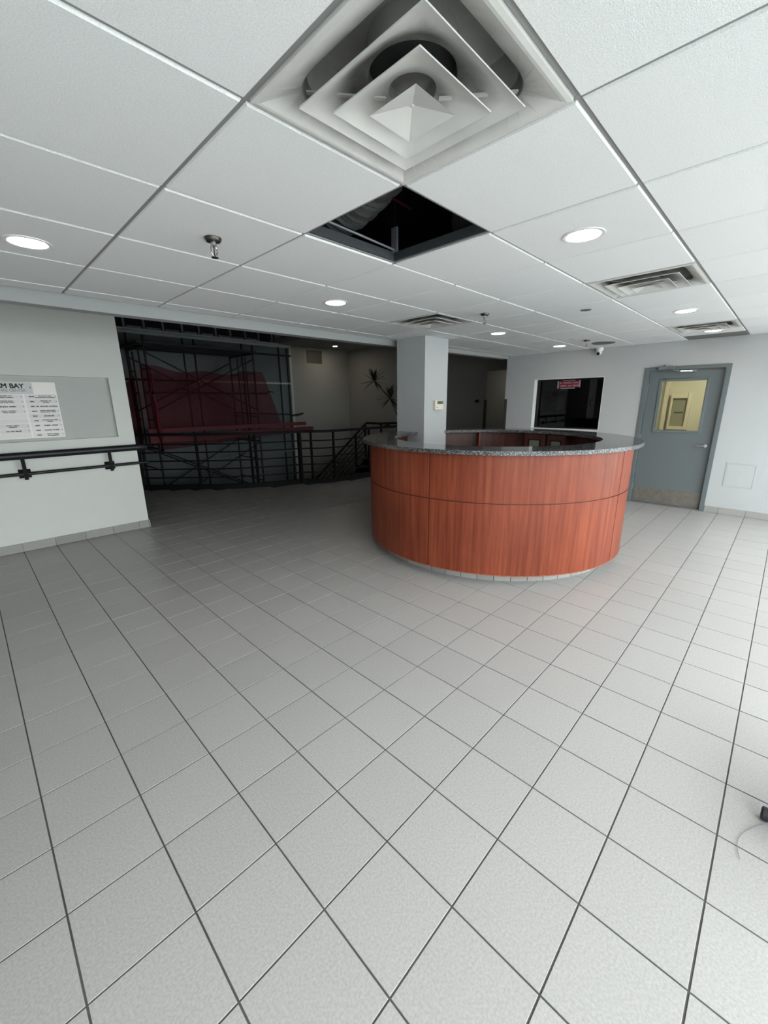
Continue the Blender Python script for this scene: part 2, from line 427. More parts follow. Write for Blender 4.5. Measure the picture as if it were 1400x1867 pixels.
# ------------------------------------------------------------------ suspended ceiling
P, OX, OY = 0.63372, 1.336, 1.194
BY = 3.93                                    # face of the fascia where the grid stops
struct('roof', MB().box((-2.36, WINY - 0.12, 4.0), (11.2, YF + 0.2, 4.1)), M_DARKCEIL)
struct('wall_plenum', MB().box((-2.36, 4.06, 2.86), (XR + 0.16, 4.12, 4.0)), M_DARKCEIL)
struct('ceiling_deck', MB().box((-2.36, WINY - 0.12, 2.95), (XR + 0.16, 4.06, 3.05)), M_DARKCEIL)
CEILING = link('ceiling', None); CEILING['kind'] = 'structure'
X_LO, X_HI, Y_LO, Y_HI = BACKX, XR, WINY, BY
cells = {}
SKIP = {(-1, -1): 'diffuser', (0, 0): 'open', (3, -1): 'diffuser', (7, -1): 'diffuser', (3, 2): 'diffuser'}
for i in range(-6, 10):
    for j in range(-4, 5):
        x0, x1 = max(OX + P * i, X_LO), min(OX + P * (i + 1), X_HI)
        y0, y1 = max(OY + P * j, Y_LO), min(OY + P * (j + 1), Y_HI)
        if x1 - x0 < 0.03 or y1 - y0 < 0.03: continue
        if (i, j) == (8, -1): x1 = 6.81
        if (i, j) == (9, -1): x0 = 6.81
        cells[(i, j)] = (x0, y0, x1, y1)
        if (i, j) in SKIP: continue
        w, h = x1 - x0, y1 - y0; key = ('ctile', round(w, 4), round(h, 4)); me = MATS.get(key)
        if me is None:
            g, c = 0.0075, 0.004; a = [(-w/2+g, -h/2+g), (w/2-g, -h/2+g), (w/2-g, h/2-g), (-w/2+g, h/2-g)]
            b = [(-w/2+g+c, -h/2+g+c), (w/2-g-c, -h/2+g+c), (w/2-g-c, h/2-g-c), (-w/2+g+c, h/2-g-c)]
            mb = MB().add([(x, y, 0) for x, y in b] + [(x, y, 0.006) for x, y in a] + [(x, y, 0.016) for x, y in a],
                          [(0, 3, 2, 1), (8, 9, 10, 11)] + [(k, (k+1) % 4, 4 + (k+1) % 4, 4 + k) for k in range(4)] + [(4 + k, 4 + (k+1) % 4, 8 + (k+1) % 4, 8 + k) for k in range(4)])
            me = mb.mesh('ceiling_tile', M_GREYP if i == 9 and j == -1 else M_CTILE); MATS[key] = me
        o = link('ceiling_tile', me, CEILING); o.location = ((x0 + x1) / 2, (y0 + y1) / 2, CEIL + random.uniform(0, 0.0012))
        if (i, j) == (9, -1):
            o.data = me.copy(); o.data.materials.clear(); o.data.materials.append(M_GREYP)
for i in range(-5, 10):
    x = OX + P * i
    if X_LO < x < X_HI: ibox((x - 0.0085, Y_LO, CEIL + 0.008), (x + 0.0085, Y_HI, CEIL + 0.05), 'tee_bar', M_TEE, CEILING)
for j in range(-3, 5):
    y = OY + P * j
    if Y_LO < y < Y_HI: ibox((X_LO, y - 0.008, CEIL + 0.0085), (X_HI, y + 0.008, CEIL + 0.049), 'tee_bar', M_TEE, CEILING)

# fascia where the lobby ceiling ends (slightly out of level, as in the photograph)
tb = MB()
yb = lambda x: 3.95 - 0.012 * max(0, x - 3); zb = lambda x: 2.262 + 0.007 * max(0, x - 1)
pts = [-2.2, 1.0, 3.0, 5.0, XR]
vs = []
for x in pts:
    for dy, z in ((0, CEIL + 0.05), (0, zb(x)), (0.12, zb(x)), (0.12, CEIL + 0.45)): vs.append((x, yb(x) + dy, z))
fs = [(4*k+a, 4*k+4+a, 4*k+4+(a+1) % 4, 4*k+(a+1) % 4) for k in range(4) for a in range(4)] + [(0, 1, 2, 3), (19, 18, 17, 16)]
tb.add(vs, fs)
struct('trim_1', tb, M_TRIM)

# ------------------------------------------------------------------ walls
# left wall with its recessed niche
NX0, NX1, NZ0, NZ1, ND = -1.2, 1.333, 1.194, 1.88, 0.055
wl = MB(); T = 0.16; ZT = 3.4
wl.box((-2.2, YL, 0), (NX0, YL + T, ZT)).box((NX1, YL, 0), (XLE, YL + T, ZT))
wl.box((NX0, YL, 0), (NX1, YL + T, NZ0)).box((NX0, YL, NZ1), (NX1, YL + T, ZT))
WL = struct('wall_left', wl, M_WALLL)
ibox((NX0, YL + ND, NZ0), (NX1, YL + T - 0.01, NZ1), 'niche_back', M_NICHE, WL)
BL = structroot('baseboard_left', (0, YL, 0))
x = TX - TS * 9
while x < XLE - 0.01:
    x1 = min(x + TS, XLE)
    ibox((x + 0.0015, YL - 0.012, 0.0), (x1 - 0.0015, YL - 0.0005, 0.098), 'base_tile', M_BTILE, BL, bevel=0.002, seg=1)
    x += TS
ibox((XLE + 0.001, YL - 0.012, 0), (XLE + 0.012, YL + T, 0.098), 'base_tile', M_BTILE, BL)

# right wall with window and door openings
DY0, DY1, DZ = 0.665, 1.66, 2.012
WY0, WY1, WZ0, WZ1 = 2.21, 3.355, 1.085, 1.925
wr = MB(); TW = 0.16; YE = 3.905
X0, X1 = XR, XR + TW
wr.box((X0, WINY, 0), (X1, DY0, 2.9)).box((X0, DY0, DZ), (X1, DY1, 2.9)).box((X0, DY1, 0), (X1, WY0, 2.9))
wr.box((X0, WY0, 0), (X1, WY1, WZ0)).box((X0, WY0, WZ1), (X1, WY1, 2.9)).box((X0, WY1, 0), (X1, YE, 2.9))
WR = struct('wall_right', wr, M_WALL)
BR = structroot('baseboard_right', (XR, 0, 0))
def base_run(ya, yb_):
    y = TY - TS * 8
    while y < yb_:
        a, b = max(y, ya), min(y + TS, yb_)
        if b - a > 0.01: ibox((XR - 0.012, a + 0.0015, 0), (XR - 0.0005, b - 0.0015, 0.088), 'base_tile', M_BTILE, BR, bevel=0.002, seg=1)
        y += TS
base_run(WINY, DY0 - 0.002); base_run(DY1 + 0.002, YE)

# column
COLX0, COLX1, COLY0, COLY1 = 4.18, 4.66, 3.365, 3.835
struct('column', MB().box((COLX0, COLY0, -0.003), (COLX1, COLY1, CEIL + 0.2)), M_COLU)

# hall beyond
struct('wall_hall', MB().box((HX, 5.31, -1.6), (HX + 0.16, YF + 0.16, 4.0)).box((HX, 3.905, 2.262), (HX + 0.16, 5.31, 4.0)), M_ATR)
struct('wall_corridor', MB().box((XR + TW, 3.745, -0.003), (11.0, YE, 4.0)).box((11.0, 3.6, -0.003), (11.16, 5.6, 2.9)).box((HX + 0.16, 5.31, -0.003), (11.0, 5.47, 2.9)), M_ATR)
struct('ceiling_corridor', MB().box((HX + 0.16, 3.905, 2.45), (11.0, 5.31, 2.55)), M_TRIM)
struct('wall_far', MB().box((6.82, YF, -1.5), (HX, YF + 0.16, 4.0)).box((-2.2, YF, -1.5), (2.0, YF + 0.16, 4.0)).box((6.38, YF, 3.07), (6.82, YF + 0.16, 4.0)), M_ATR)
struct('floor_lower', MB().box((-2.2, 6.0, -1.6), (HX, YF, -1.5)), M_GREYP)
struct('wall_stair', MB().box((7.42, 6.42, -1.5), (HX, 7.98, -0.22)), M_ATR)
struct('ceiling_hall', MB().box((6.38, 4.2, ZA), (HX, YF, ZA + 0.12)).box((7.17, 8.2, ZA - 0.004), (HX, YF, ZA)), M_ATR)
struct('wall_under', MB().box((-2.2, 5.9, -1.6), (7.5, 6.0, -0.22)).box((2.0, YF + 0.05, -1.5), (6.82, YF + 0.16, 3.07)).box((2.0, YF + 0.05, 3.07), (6.38, YF + 0.16, 4.0)), M_DARKCEIL)
struct('wall_behind', MB().box((-2.36, 4.05, -1.6), (-2.2, YF + 0.16, 4.0)), M_ATR)

# window walls behind and beside the camera
def storefront(name, axis, fixed, a, b, step):
    root = structroot(name)
    f = MB()
    def bx(u0, u1, z0, z1, d0=-0.05, d1=0.05):
        if axis == 'x': return ((u0, fixed - 0.06 + d0, z0), (u1, fixed - 0.06 + d1, z1))
        return ((fixed - 0.06 + d0, u0, z0), (fixed - 0.06 + d1, u1, z1))
    n = max(1, round((b - a) / step))
    for k in range(n + 1):
        u = a + (b - a) * k / n; ibox(*bx(u - 0.025, u + 0.025, 0.06, 2.3), 'mullion', M_ALU, root)
    for z in (0.085, 2.275): ibox(*bx(a, b, z - 0.025, z + 0.025, -0.049, 0.049), 'transom', M_ALU, root)
    for k in range(n):
        u0, u1 = a + (b - a) * k / n + 0.025, a + (b - a) * (k + 1) / n - 0.025
        ibox(*bx(u0, u1, 0.11, 2.25, -0.004, 0.004), 'pane', M_GLASS, root)
struct('wall_street', MB().box((-2.36, WINY - 0.12, -0.2), (-1.9, WINY, 3.05)).box((7.0, WINY - 0.12, -0.2), (XR + 0.16, WINY, 3.05)).box((-1.9, WINY - 0.12, 2.3), (7.0, WINY, 3.05)).box((-1.9, WINY - 0.12, -0.2), (7.0, WINY, 0.06)), M_WALL)
storefront('window_2', 'x', WINY, -1.9, 7.0, 1.27)
struct('wall_entrance', MB().box((-2.36, WINY, -0.2), (-2.2, -1.0, 3.05)).box((-2.36, -1.0, -0.2), (-2.2, 4.05, 4.0)), M_WALL)
struct('ground', MB().box((-40, -40, -0.4), (40, WINY - 0.15, -0.2)).box((-40, WINY - 0.15, -0.4), (-2.4, 40, -0.2)), mat('pavement', (0.55, 0.55, 0.54), 0.9, noise=0.2, scale=1.5))

# ------------------------------------------------------------------ door with vision panel
D = structroot('door_1', (XR, (DY0 + DY1) / 2, 0))
fr = MB(); FW = 0.055
fr.box((XR - 0.018, DY0, 0), (XR + 0.165, DY0 + FW, DZ)).box((XR - 0.018, DY1 - FW, 0), (XR + 0.165, DY1, DZ)).box((XR - 0.018, DY0 + FW, DZ - 0.045), (XR + 0.165, DY1 - FW, DZ))
fr.build('door_frame', M_DOOR, D, bevel=0.003)
LX = XR + 0.035                                # face of the leaf, set back in the frame
LY0, LY1, LZ1 = DY0 + FW + 0.004, DY1 - FW - 0.004, DZ - 0.049
VY0, VY1, VZ0, VZ1 = 0.905, 1.43, 1.125, 1.815
lf = MB()
lf.box((LX, LY0, 0.012), (LX + 0.045, VY0, LZ1)).box((LX, VY1, 0.012), (LX + 0.045, LY1, LZ1)).box((LX, VY0, 0.012), (LX + 0.045, VY1, VZ0)).box((LX, VY0, VZ1), (LX + 0.045, VY1, LZ1))
lf.build('door_leaf', M_DOOR, D)
vf = MB(); w = 0.032
vf.box((LX - 0.012, VY0 - w, VZ0 - w), (LX, VY0, VZ1 + w)).box((LX - 0.012, VY1, VZ0 - w), (LX, VY1 + w, VZ1 + w)).box((LX - 0.012, VY0, VZ0 - w), (LX, VY1, VZ0)).box((LX - 0.012, VY0, VZ1), (LX, VY1, VZ1 + w))
lite = vf.build('vision_frame', M_DOOR, D, bevel=0.003)
ibox((LX + 0.018, VY0, VZ0), (LX + 0.024, VY1, VZ1), 'pane', M_GLASS, lite)
ibox((LX - 0.003, LY0 + 0.02, 0.03), (LX, LY1 - 0.02, 0.245), 'kick_plate', M_KICK, D)
tag(ibox((XR - 0.01, DY0 + FW, 0.0), (XR + 0.16, DY1 - FW, 0.011), 'threshold', M_STEEL, D, bevel=0.003), 'pale worn metal threshold')
h = MB(); h.lathe([(0.027, 0), (0.027, -0.012), (0.012, -0.014), (0.010, -0.05)], (LX, 0.795, 0.925), 16, 'x')
h.tube([(LX - 0.048, 0.795, 0.925), (LX - 0.052, 0.83, 0.925), (LX - 0.05, 0.87, 0.924), (LX - 0.046, 0.915, 0.921)], [0.011, 0.011, 0.010, 0.008], 8)
tag(h.build('lever_handle', M_CHROME, D, smooth=40), 'polished lever handle')
for z in (0.25, 1.0, 1.72):
    MB().lathe([(0.008, -0.055), (0.008, 0.055)], (XR + 0.012, DY1 - FW - 0.002, z), 10).build('hinge', M_DOOR, D, smooth=40)
cl = MB(); cl.box((XR - 0.06, 1.29, 1.975), (XR - 0.018, 1.49, 2.02))
c_ = tag(cl.build('door_closer', M_GALV, D, bevel=0.004), 'silver door closer')
ar = MB(); ar.bar((XR - 0.045, 1.43, 2.02), (XR - 0.085, 1.41, 2.035), 0.02, 0.012); ar.bar((XR - 0.03, 1.31, 1.965), (XR - 0.05, 1.22, 1.945), 0.016, 0.01); ar.bar((XR - 0.05, 1.22, 1.945), (LX - 0.01, 1.08, 1.945), 0.016, 0.01)
ar.box((LX - 0.025, 1.04, 1.93), (LX, 1.12, 1.96))
ar.build('closer_arm', M_CHROME, c_)

# lit room behind the door
R0, R1 = XR + TW, XR + 2.1
for a, b in (((R1, -0.6, 0), (R1 + 0.1, 2.0, 2.6)), ((R0, -0.7, 0), (R1, -0.6, 2.6)), ((R0, 2.0, 0), (R1, 2.09, 2.6))): struct('wall_vestibule', MB().box(a, b), M_YELLOW)
struct('ceiling_vestibule', MB().box((R0, -0.6, 2.5), (R1, 2.0, 2.6)), M_YELLOW)
struct('floor_vestibule', MB().box((R0, -0.6, -0.1), (R1, 2.0, 0.0)), M_GREYP)
def ceiling_lamp(name, label, x, y, z, r, lens, group=None, cat='light'):
    t = thing(name, label, cat, (x, y, z), group)
    MB().lathe([(r * 0.80, 0.012), (r * 0.80, -0.002), (r * 0.86, -0.005), (r * 0.99, -0.0035), (r, 0.0), (r, 0.012)], (x, y, z), 32).build('trim_ring', M_WHITE, t, smooth=40)
    MB().lathe([(0.0001, -0.0035), (r * 0.78, -0.003), (r * 0.78, 0.003)], (x, y, z), 32).build('lens', lens, t)
    return t
M_LAMP3 = mat('added_vestibule_lamp', (1, 1, 1), 0.5, emit=(1.0, 0.93, 0.66), estr=38.0)
MB().lathe([(0.0001, -0.012), (0.2, -0.01), (0.2, 0.0)], (8.3, 0.7, 2.499), 24).build('lamp_lens', M_LAMP3, bpy.data.objects['ceiling_vestibule'])  # unseen ceiling lamp, added to light the room behind the door
MB().lathe([(0.0001, -0.012), (0.12, -0.01), (0.12, 0.0)], (9.9, 4.5, 2.449), 24).build('lamp_lens', mat('added_corridor_lamp', (1, 1, 1), 0.5, emit=(1.0, 0.95, 0.82), estr=11.0), bpy.data.objects['ceiling_corridor'])  # added lamp, out of view, that brightens the corridor opening
un = thing('towel_dispenser', 'cream wall unit with recessed grey front, seen through the door window', 'dispenser', (R1, 1.49, 1.1))
u0, u1, uz0, uz1 = 1.335, 1.64, 1.02, 1.67
ub = MB(); ub.box((R1 - 0.10, u0, uz0), (R1, u0 + 0.05, uz1)).box((R1 - 0.10, u1 - 0.03, uz0), (R1, u1, uz1)).box((R1 - 0.10, u0 + 0.05, uz1 - 0.09), (R1, u1 - 0.03, uz1)).box((R1 - 0.10, u0 + 0.05, uz0), (R1, u1 - 0.03, uz0 + 0.06))
ub.build('case', M_CREAM, un, bevel=0.004)
ibox((R1 - 0.06, u0 + 0.05, uz0 + 0.06), (R1 - 0.02, u1 - 0.03, uz1 - 0.09), 'front_panel', M_UNITF, un)
ibox((R1 - 0.068, u0 + 0.09, 1.32), (R1 - 0.06, u1 - 0.08, 1.335), 'slot', M_INK, un)
ibox((R1 - 0.104, u0, uz0 - 0.03), (R1, u1, uz0), 'ledge', M_BRONZE, un)
ibox((R1 - 0.05, 1.69, 0.0), (R1 - 0.001, 1.76, 2.5), 'trim_2', M_CREAM)['kind'] = 'structure'
ibox((R1 - 0.03, 1.88, 0.0), (R1 - 0.001, 1.999, 2.5), 'trim_3', M_WHITE)['kind'] = 'structure'

# ------------------------------------------------------------------ dark service window
WN = structroot('window_1', (XR, (WY0 + WY1) / 2, WZ0))
jb = MB(); j = 0.05
jb.box((XR + 0.001, WY1 - 0.008, WZ0), (XR + TW, WY1, WZ1)).box((XR + 0.001, WY0, WZ0), (XR + TW, WY0 + 0.008, WZ1)).box((XR + 0.001, WY0 + 0.008, WZ1 - 0.008), (XR + TW, WY1 - 0.008, WZ1)).box((XR + 0.001, WY0 + 0.008, WZ0), (XR + TW, WY1 - 0.008, WZ0 + 0.008))
jb.build('jamb_liner', M_WHITE, WN)
fr = MB(); a, b = XR + 0.115, XR + 0.14
fr.box((a, WY0 + 0.008, WZ0 + 0.008), (b, WY0 + 0.03, WZ1 - 0.008)).box((a, WY1 - 0.03, WZ0 + 0.008), (b, WY1 - 0.008, WZ1 - 0.008)).box((a, WY0 + 0.03, WZ1 - 0.03), (b, WY1 - 0.03, WZ1 - 0.008)).box((a, WY0 + 0.03, WZ0 + 0.008), (b, WY1 - 0.03, WZ0 + 0.03))
fr.build('sash', M_BLACK, WN)
ibox((XR + 0.123, WY0 + 0.03, WZ0 + 0.03), (XR + 0.129, WY1 - 0.03, WZ1 - 0.03), 'pane', M_DGLASS, WN)
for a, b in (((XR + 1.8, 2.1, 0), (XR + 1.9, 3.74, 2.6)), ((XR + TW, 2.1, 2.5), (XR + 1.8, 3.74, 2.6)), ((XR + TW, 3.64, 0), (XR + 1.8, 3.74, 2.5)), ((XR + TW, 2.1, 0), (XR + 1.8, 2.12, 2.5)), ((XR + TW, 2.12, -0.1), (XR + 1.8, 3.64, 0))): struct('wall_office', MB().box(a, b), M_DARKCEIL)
ibox((XR + 0.9, 2.2, 0.001), (XR + 1.4, 3.6, 0.74), 'office_cabinet', M_BLACK)
tag(bpy.data.objects['office_cabinet'], 'dark cabinet standing in the unlit office behind the service window', 'cabinet')
def stroke_text(mb, axis_pt, u, v, words, h, depth, nrm):
    """rows of small letter-like blocks; words = list of character counts"""
    p = Vector(axis_pt); u = Vector(u); v = Vector(v); n = Vector(nrm)
    cw = h * 0.78
    for wn in words:
        for k in range(wn):
            hh = h * random.choice((0.8, 1.0, 1.0)); ww = cw * random.choice((0.72, 0.85, 0.9))
            a = p; b = p + u * ww; c = b + v * hh; d = a + v * hh
            q = n * depth
            mb.add([a, b, c, d, a + q, b + q, c + q, d + q], [(0, 3, 2, 1), (4, 5, 6, 7), (0, 1, 5, 4), (1, 2, 6, 5), (2, 3, 7, 6), (3, 0, 4, 7)])
            p = p + u * cw
        p = p + u * cw * 0.9
    return mb
nt_ = thing('window_notice', 'small red notice taped to the top of the dark service window', 'sign', (XR + 0.12, 2.80, 1.83))
NXf = XR + 0.1228
ibox((NXf - 0.003, 2.635, 1.775), (NXf, 2.965, 1.888), 'notice_sheet', M_REDSIGN, nt_)
lt = MB()
stroke_text(lt, (NXf - 0.003, 2.95, 1.840), (0, -1, 0), (0, 0, 1), [2, 7, 6], 0.026, 0.001, (-1, 0, 0))
stroke_text(lt, (NXf - 0.003, 2.95, 1.793), (0, -1, 0), (0, 0, 1), [6, 3, 6], 0.026, 0.001, (-1, 0, 0))
tag(lt.build('lettering', M_PINK, nt_), 'pale two-line lettering', kind='stuff')
for a, b in (((2.97, 1.765), (2.99, 1.885)), ((2.61, 1.775), (2.632, 1.89)), ((2.695, 1.8885), (2.905, 1.8945)), ((2.695, 1.757), (2.935, 1.772))):
    ibox((NXf - 0.002, a[0], a[1]), (NXf, b[0], b[1]), 'tape_strip', M_TAPE, nt_)

# access panel
ap = thing('access_panel', 'square white access panel set in the right wall beside the grey door', 'panel', (XR, 0.36, 0.55))
A0, A1, B0, B1 = 0.198, 0.516, 0.39, 0.72
fm = MB(); w = 0.012
fm.box((XR - 0.004, A0, B0), (XR, A0 + w, B1)).box((XR - 0.004, A1 - w, B0), (XR, A1, B1)).box((XR - 0.004, A0 + w, B0), (XR, A1 - w, B0 + w)).box((XR - 0.004, A0 + w, B1 - w), (XR, A1 - w, B1))
fm.build('panel_frame', M_WALL, ap)
ibox((XR - 0.003, A0 + w + 0.003, B0 + w + 0.003), (XR, A1 - w - 0.003, B1 - w - 0.003), 'panel_door', M_WALL, ap)

# corner guards and wall plate in the hall
def guard(label, x, y, sx, sy):
    t = MB().box((x - 0.004 * sx, y, 0.0), (x + 0.05 * sx, y + 0.004 * sy, 1.60)).box((x - 0.004 * sx, y - 0.05 * sy, 0.0), (x, y + 0.004 * sy, 1.60))
    return tag(t.build('corner_guard', M_GUARD), label, 'corner guard')
guard('brown corner guard on the free end of the right wall', XR, YE, 1, 1)
guard('dark corner guard at the corridor opening behind the desk', HX, 5.31, 1, -1)
sw = thing('wall_plate', 'small black wall plate on the dim hall wall left of the corridor', 'switch', (HX, 5.55, 1.56))
ibox((HX - 0.012, 5.50, 1.535), (HX, 5.60, 1.60), 'plate', M_BLACK, sw, bevel=0.003)
ibox((HX - 0.016, 5.535, 1.555), (HX - 0.012, 5.565, 1.58), 'toggle', M_BLACK, sw)

# thermostat
th = thing('thermostat', 'cream wall thermostat with grey display on the lobby column', 'thermostat', (4.455, COLY0, 1.52))
ibox((4.366, COLY0 - 0.035, 1.463), (4.54, COLY0, 1.583), 'body', M_CREAM, th, bevel=0.006)
ds = ibox((4.405, COLY0 - 0.038, 1.535), (4.534, COLY0 - 0.034, 1.578), 'display', M_LCD, th)
ibox((4.43, COLY0 - 0.039, 1.545), (4.50, COLY0 - 0.037, 1.561), 'digits', M_LCDK, ds)
ibox((4.385, COLY0 - 0.038, 1.493), (4.42, COLY0 - 0.034, 1.50), 'button', M_LCD, th)

# security camera
sc = thing('security_camera', 'white turret security camera high on the wall above the dark window', 'camera', (XR - 0.05, 2.32, 2.33))
MB().lathe([(0.0001, 0.0), (0.056, 0.0), (0.056, -0.022), (0.048, -0.045), (0.0001, -0.045)], (XR - 0.062, 2.31, CEIL - 0.0005), 24).build('mount', M_WHITE, sc, smooth=40)
bl = MB(); cx, cy, cz = XR - 0.066, 2.312, 2.284
bl.lathe([(0.0001, -0.042)] + [(0.042 * math.sin(t), -0.042 * math.cos(t)) for t in [PI * k / 10 for k in range(1, 10)]] + [(0.0001, 0.042)], (cx, cy, cz), 20)
bl.build('ball', M_WHITE, sc, smooth=60)
ln = MB(); d = Vector((-0.80, 0.10, -0.55)).normalized()
ln.tube([Vector((cx, cy, cz)) + d * 0.030, Vector((cx, cy, cz)) + d * 0.0455], 0.023, 16)
tag(ln.build('lens', M_BLACK, sc, smooth=40), 'black lens')

# ------------------------------------------------------------------ ceiling fittings
LAMPS = [(0.41, 2.85, 'round recessed lamp lit near the left edge of the ceiling, left of the nearest sprinkler'),
         (2.319, 0.884, 'largest lit round lamp, in the tile between the big diffuser and the second one'),
         (2.316, 2.797, 'lit round lamp in the row behind the missing ceiling tile'),
         (4.864, 0.862, 'lit round lamp between the two diffusers of the right-hand row'),
         (6.481, 0.841, 'lit round lamp next to the grey filler panel by the right wall'),
         (4.719, 2.685, 'lit round lamp just beyond the small sprinkler, right of the column'),
         (6.478, 2.654, 'smallest lit round lamp, by the far wall left of the security camera')]
base_lamp = None
for x, y, lab in LAMPS:
    if base_lamp is None: base_lamp = ceiling_lamp('recessed_light', lab, x, y, CEIL, 0.098, M_LAMP, 'recessed lamps in the lobby ceiling')
    else: dup(base_lamp, (x, y, CEIL), lab)
ceiling_lamp('hall_downlight', 'small bright downlight in the dim hall ceiling beyond the railing', 7.83, 9.55, ZA - 0.004, 0.075, M_LAMP2)

def make_diffuser(label):
    t = thing('ceiling_diffuser', label, 'air vent', (0, 0, CEIL), 'square air diffusers in the lobby ceiling')
    H = P / 2 - 0.009
    def ring(mb, a0, z0, a1, z1, th=0.0):
        q0 = [(-a0, -a0, z0), (a0, -a0, z0), (a0, a0, z0), (-a0, a0, z0)]; q1 = [(-a1, -a1, z1), (a1, -a1, z1), (a1, a1, z1), (-a1, a1, z1)]
        return mb.add([Vector(p) + Vector((0, 0, CEIL)) for p in q0 + q1], [(k, (k + 1) % 4, 4 + (k + 1) % 4, 4 + k) for k in range(4)])
    f = MB(); ring(f, H, 0.012, H, -0.002); ring(f, H, -0.002, H - 0.012, -0.004); ring(f, H - 0.012, -0.004, H - 0.020, -0.003)
    n = 48
    def sq(a, k):                                     # point k of a square outline
        t = 2 * PI * k / n; c, q = math.cos(t), math.sin(t); m_ = max(abs(c), abs(q)); return a * c / m_, a * q / m_
    def rs(a, k, e):                                  # rounded square (e = 1 gives a circle)
        t = 2 * PI * k / n; c, q = math.cos(t), math.sin(t)
        return a * math.copysign(abs(c) ** e, c), a * math.copysign(abs(q) ** e, q)
    def loft(mb, rings):
        base = len(mb.v); vs = []; fs = []
        for ri, (fn, z) in enumerate(rings):
            for k in range(n): x, y = fn(k); vs.append((x, y, CEIL + z))
            if ri:
                for k in range(n): fs.append(((ri - 1) * n + k, (ri - 1) * n + (k + 1) % n, ri * n + (k + 1) % n, ri * n + k))
        return mb.add(vs, fs)
    loft(f, [(lambda k: sq(H - 0.020, k), -0.003), (lambda k: rs(0.236, k, 0.36), 0.022), (lambda k: rs(0.228, k, 0.42), 0.045)])
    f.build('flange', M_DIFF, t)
    nk = MB(); loft(nk, [(lambda k: rs(0.228, k, 0.42), 0.045), (lambda k: rs(0.215, k, 0.45), 0.125), (lambda k: rs(0.116, k, 1.0), 0.135), (lambda k: rs(0.117, k, 1.0), 0.07)])
    nk.build('neck', M_DUST, t, smooth=60)
    MB().lathe([(0.0001, 0.34), (0.1145, 0.34), (0.1145, 0.075)], (0, 0, CEIL), 24).build('duct_boot', M_NECK, t)
    for a0, z0, a1, z1 in ((0.216, -0.015, 0.118, 0.050), (0.151, -0.026, 0.064, 0.022)):
        l = MB(); loft(l, [(lambda k: sq(a0, k), z0 + 0.004), (lambda k: sq(a0, k), z0), (lambda k: rs(a0 * 0.5 + a1 * 0.55, k, 0.62), z0 * 0.45 + z1 * 0.42), (lambda k: rs(a1, k, 1.0), z1), (lambda k: rs(a1 * 0.97, k, 1.0), z1 + 0.03)])
        if a0 < 0.2: l.lathe([(0.0001, z1 + 0.03), (a1 * 0.97, z1 + 0.029)], (0, 0, CEIL), 24)
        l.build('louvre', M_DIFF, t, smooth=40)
    p = MB(); a, z = 0.082, -0.032
    p.add([(-a, -a, CEIL + z), (a, -a, CEIL + z), (a, a, CEIL + z), (-a, a, CEIL + z), (0, 0, CEIL - 0.008), (0, 0, CEIL - 0.004)],
          [(0, 1, 4), (1, 2, 4), (2, 3, 4), (3, 0, 4), (1, 0, 5), (2, 1, 5), (3, 2, 5), (0, 3, 5)])
    p.build('centre_cone', M_DIFF, t)
    MB().lathe([(0.0001, -0.013), (0.005, -0.012), (0.006, -0.008)], (0, 0, CEIL), 10).build('screw', M_DIFF, t)
    for s1, s2 in ((1, 1), (-1, -1)):
        MB().bar((s1 * 0.20, s2 * -0.20, CEIL + 0.02), (s1 * 0.05, s2 * -0.05, CEIL + 0.005), 0.012, 0.004).build('bracket', M_DIFF, t)
    return t
DIFF = [((-1, -1), 'largest square air diffuser, nearest, at the top of the picture'),
        ((3, -1), 'second square air diffuser of the right-hand row, beyond the big lamp'),
        ((7, -1), 'thin-looking square air diffuser by the grey filler strip at the right wall'),
        ((3, 2), 'dusty square air diffuser in front of the column top')]
d0 = None
for (i, j), lab in DIFF:
    x0, y0, x1, y1 = cells[(i, j)]
    loc = ((x0 + x1) / 2, (y0 + y1) / 2, CEIL)
    if d0 is None: d0 = make_diffuser(lab); d0.location = loc
    else: dup(d0, loc, lab)

def make_sprinkler(label):
    t = thing('fire_sprinkler', label, 'sprinkler', (0, 0, CEIL), 'pendent sprinklers on the lobby ceiling')
    MB().lathe([(0.040, 0), (0.040, -0.006), (0.033, -0.016), (0.018, -0.020), (0.0001, -0.020)], (0, 0, CEIL), 24).build('escutcheon', M_BRONZE, t, smooth=40)
    MB().lathe([(0.014, -0.02), (0.014, -0.034), (0.008, -0.038)], (0, 0, CEIL), 14).build('body', M_CHROME, t, smooth=40)
    for s in (-1, 1):
        MB().tube([(s * 0.008, 0, CEIL - 0.034), (s * 0.015, 0, CEIL - 0.045), (s * 0.015, 0, CEIL - 0.062), (s * 0.007, 0, CEIL - 0.078), (0, 0, CEIL - 0.082)], 0.0038, 8).build('frame_arm', M_CHROME, t, smooth=50)
    MB().tube([(0, 0, CEIL - 0.038), (0, 0, CEIL - 0.078)], 0.003, 8).build('bulb', M_BRONZE, t, smooth=50)
    MB().lathe([(0.0001, -0.082), (0.017, -0.083), (0.017, -0.086), (0.0001, -0.086)], (0, 0, CEIL), 16).build('deflector', M_BRONZE, t)
    return t
sp0 = None
for x, y, lab in ((1.038, 2.168, 'largest pendent sprinkler, alone in a tile left of the missing tile'),
                  (3.595, 2.193, 'dark pendent sprinkler right of the diffuser by the column'),
                  (6.132, 2.149, 'tiny pendent sprinkler on the ceiling above the security camera')):
    if sp0 is None: sp0 = make_sprinkler(lab); sp0.location = (x, y, CEIL)
    else: dup(sp0, (x, y, CEIL), lab)
tag(MB().lathe([(0.045, 0.001), (0.045, -0.004), (0.0001, -0.005)], (4.124, 1.484, CEIL), 24).build('sprinkler_cover', M_GREYP), 'small flat grey cover disc in a ceiling tile beside the second diffuser', 'cover plate')
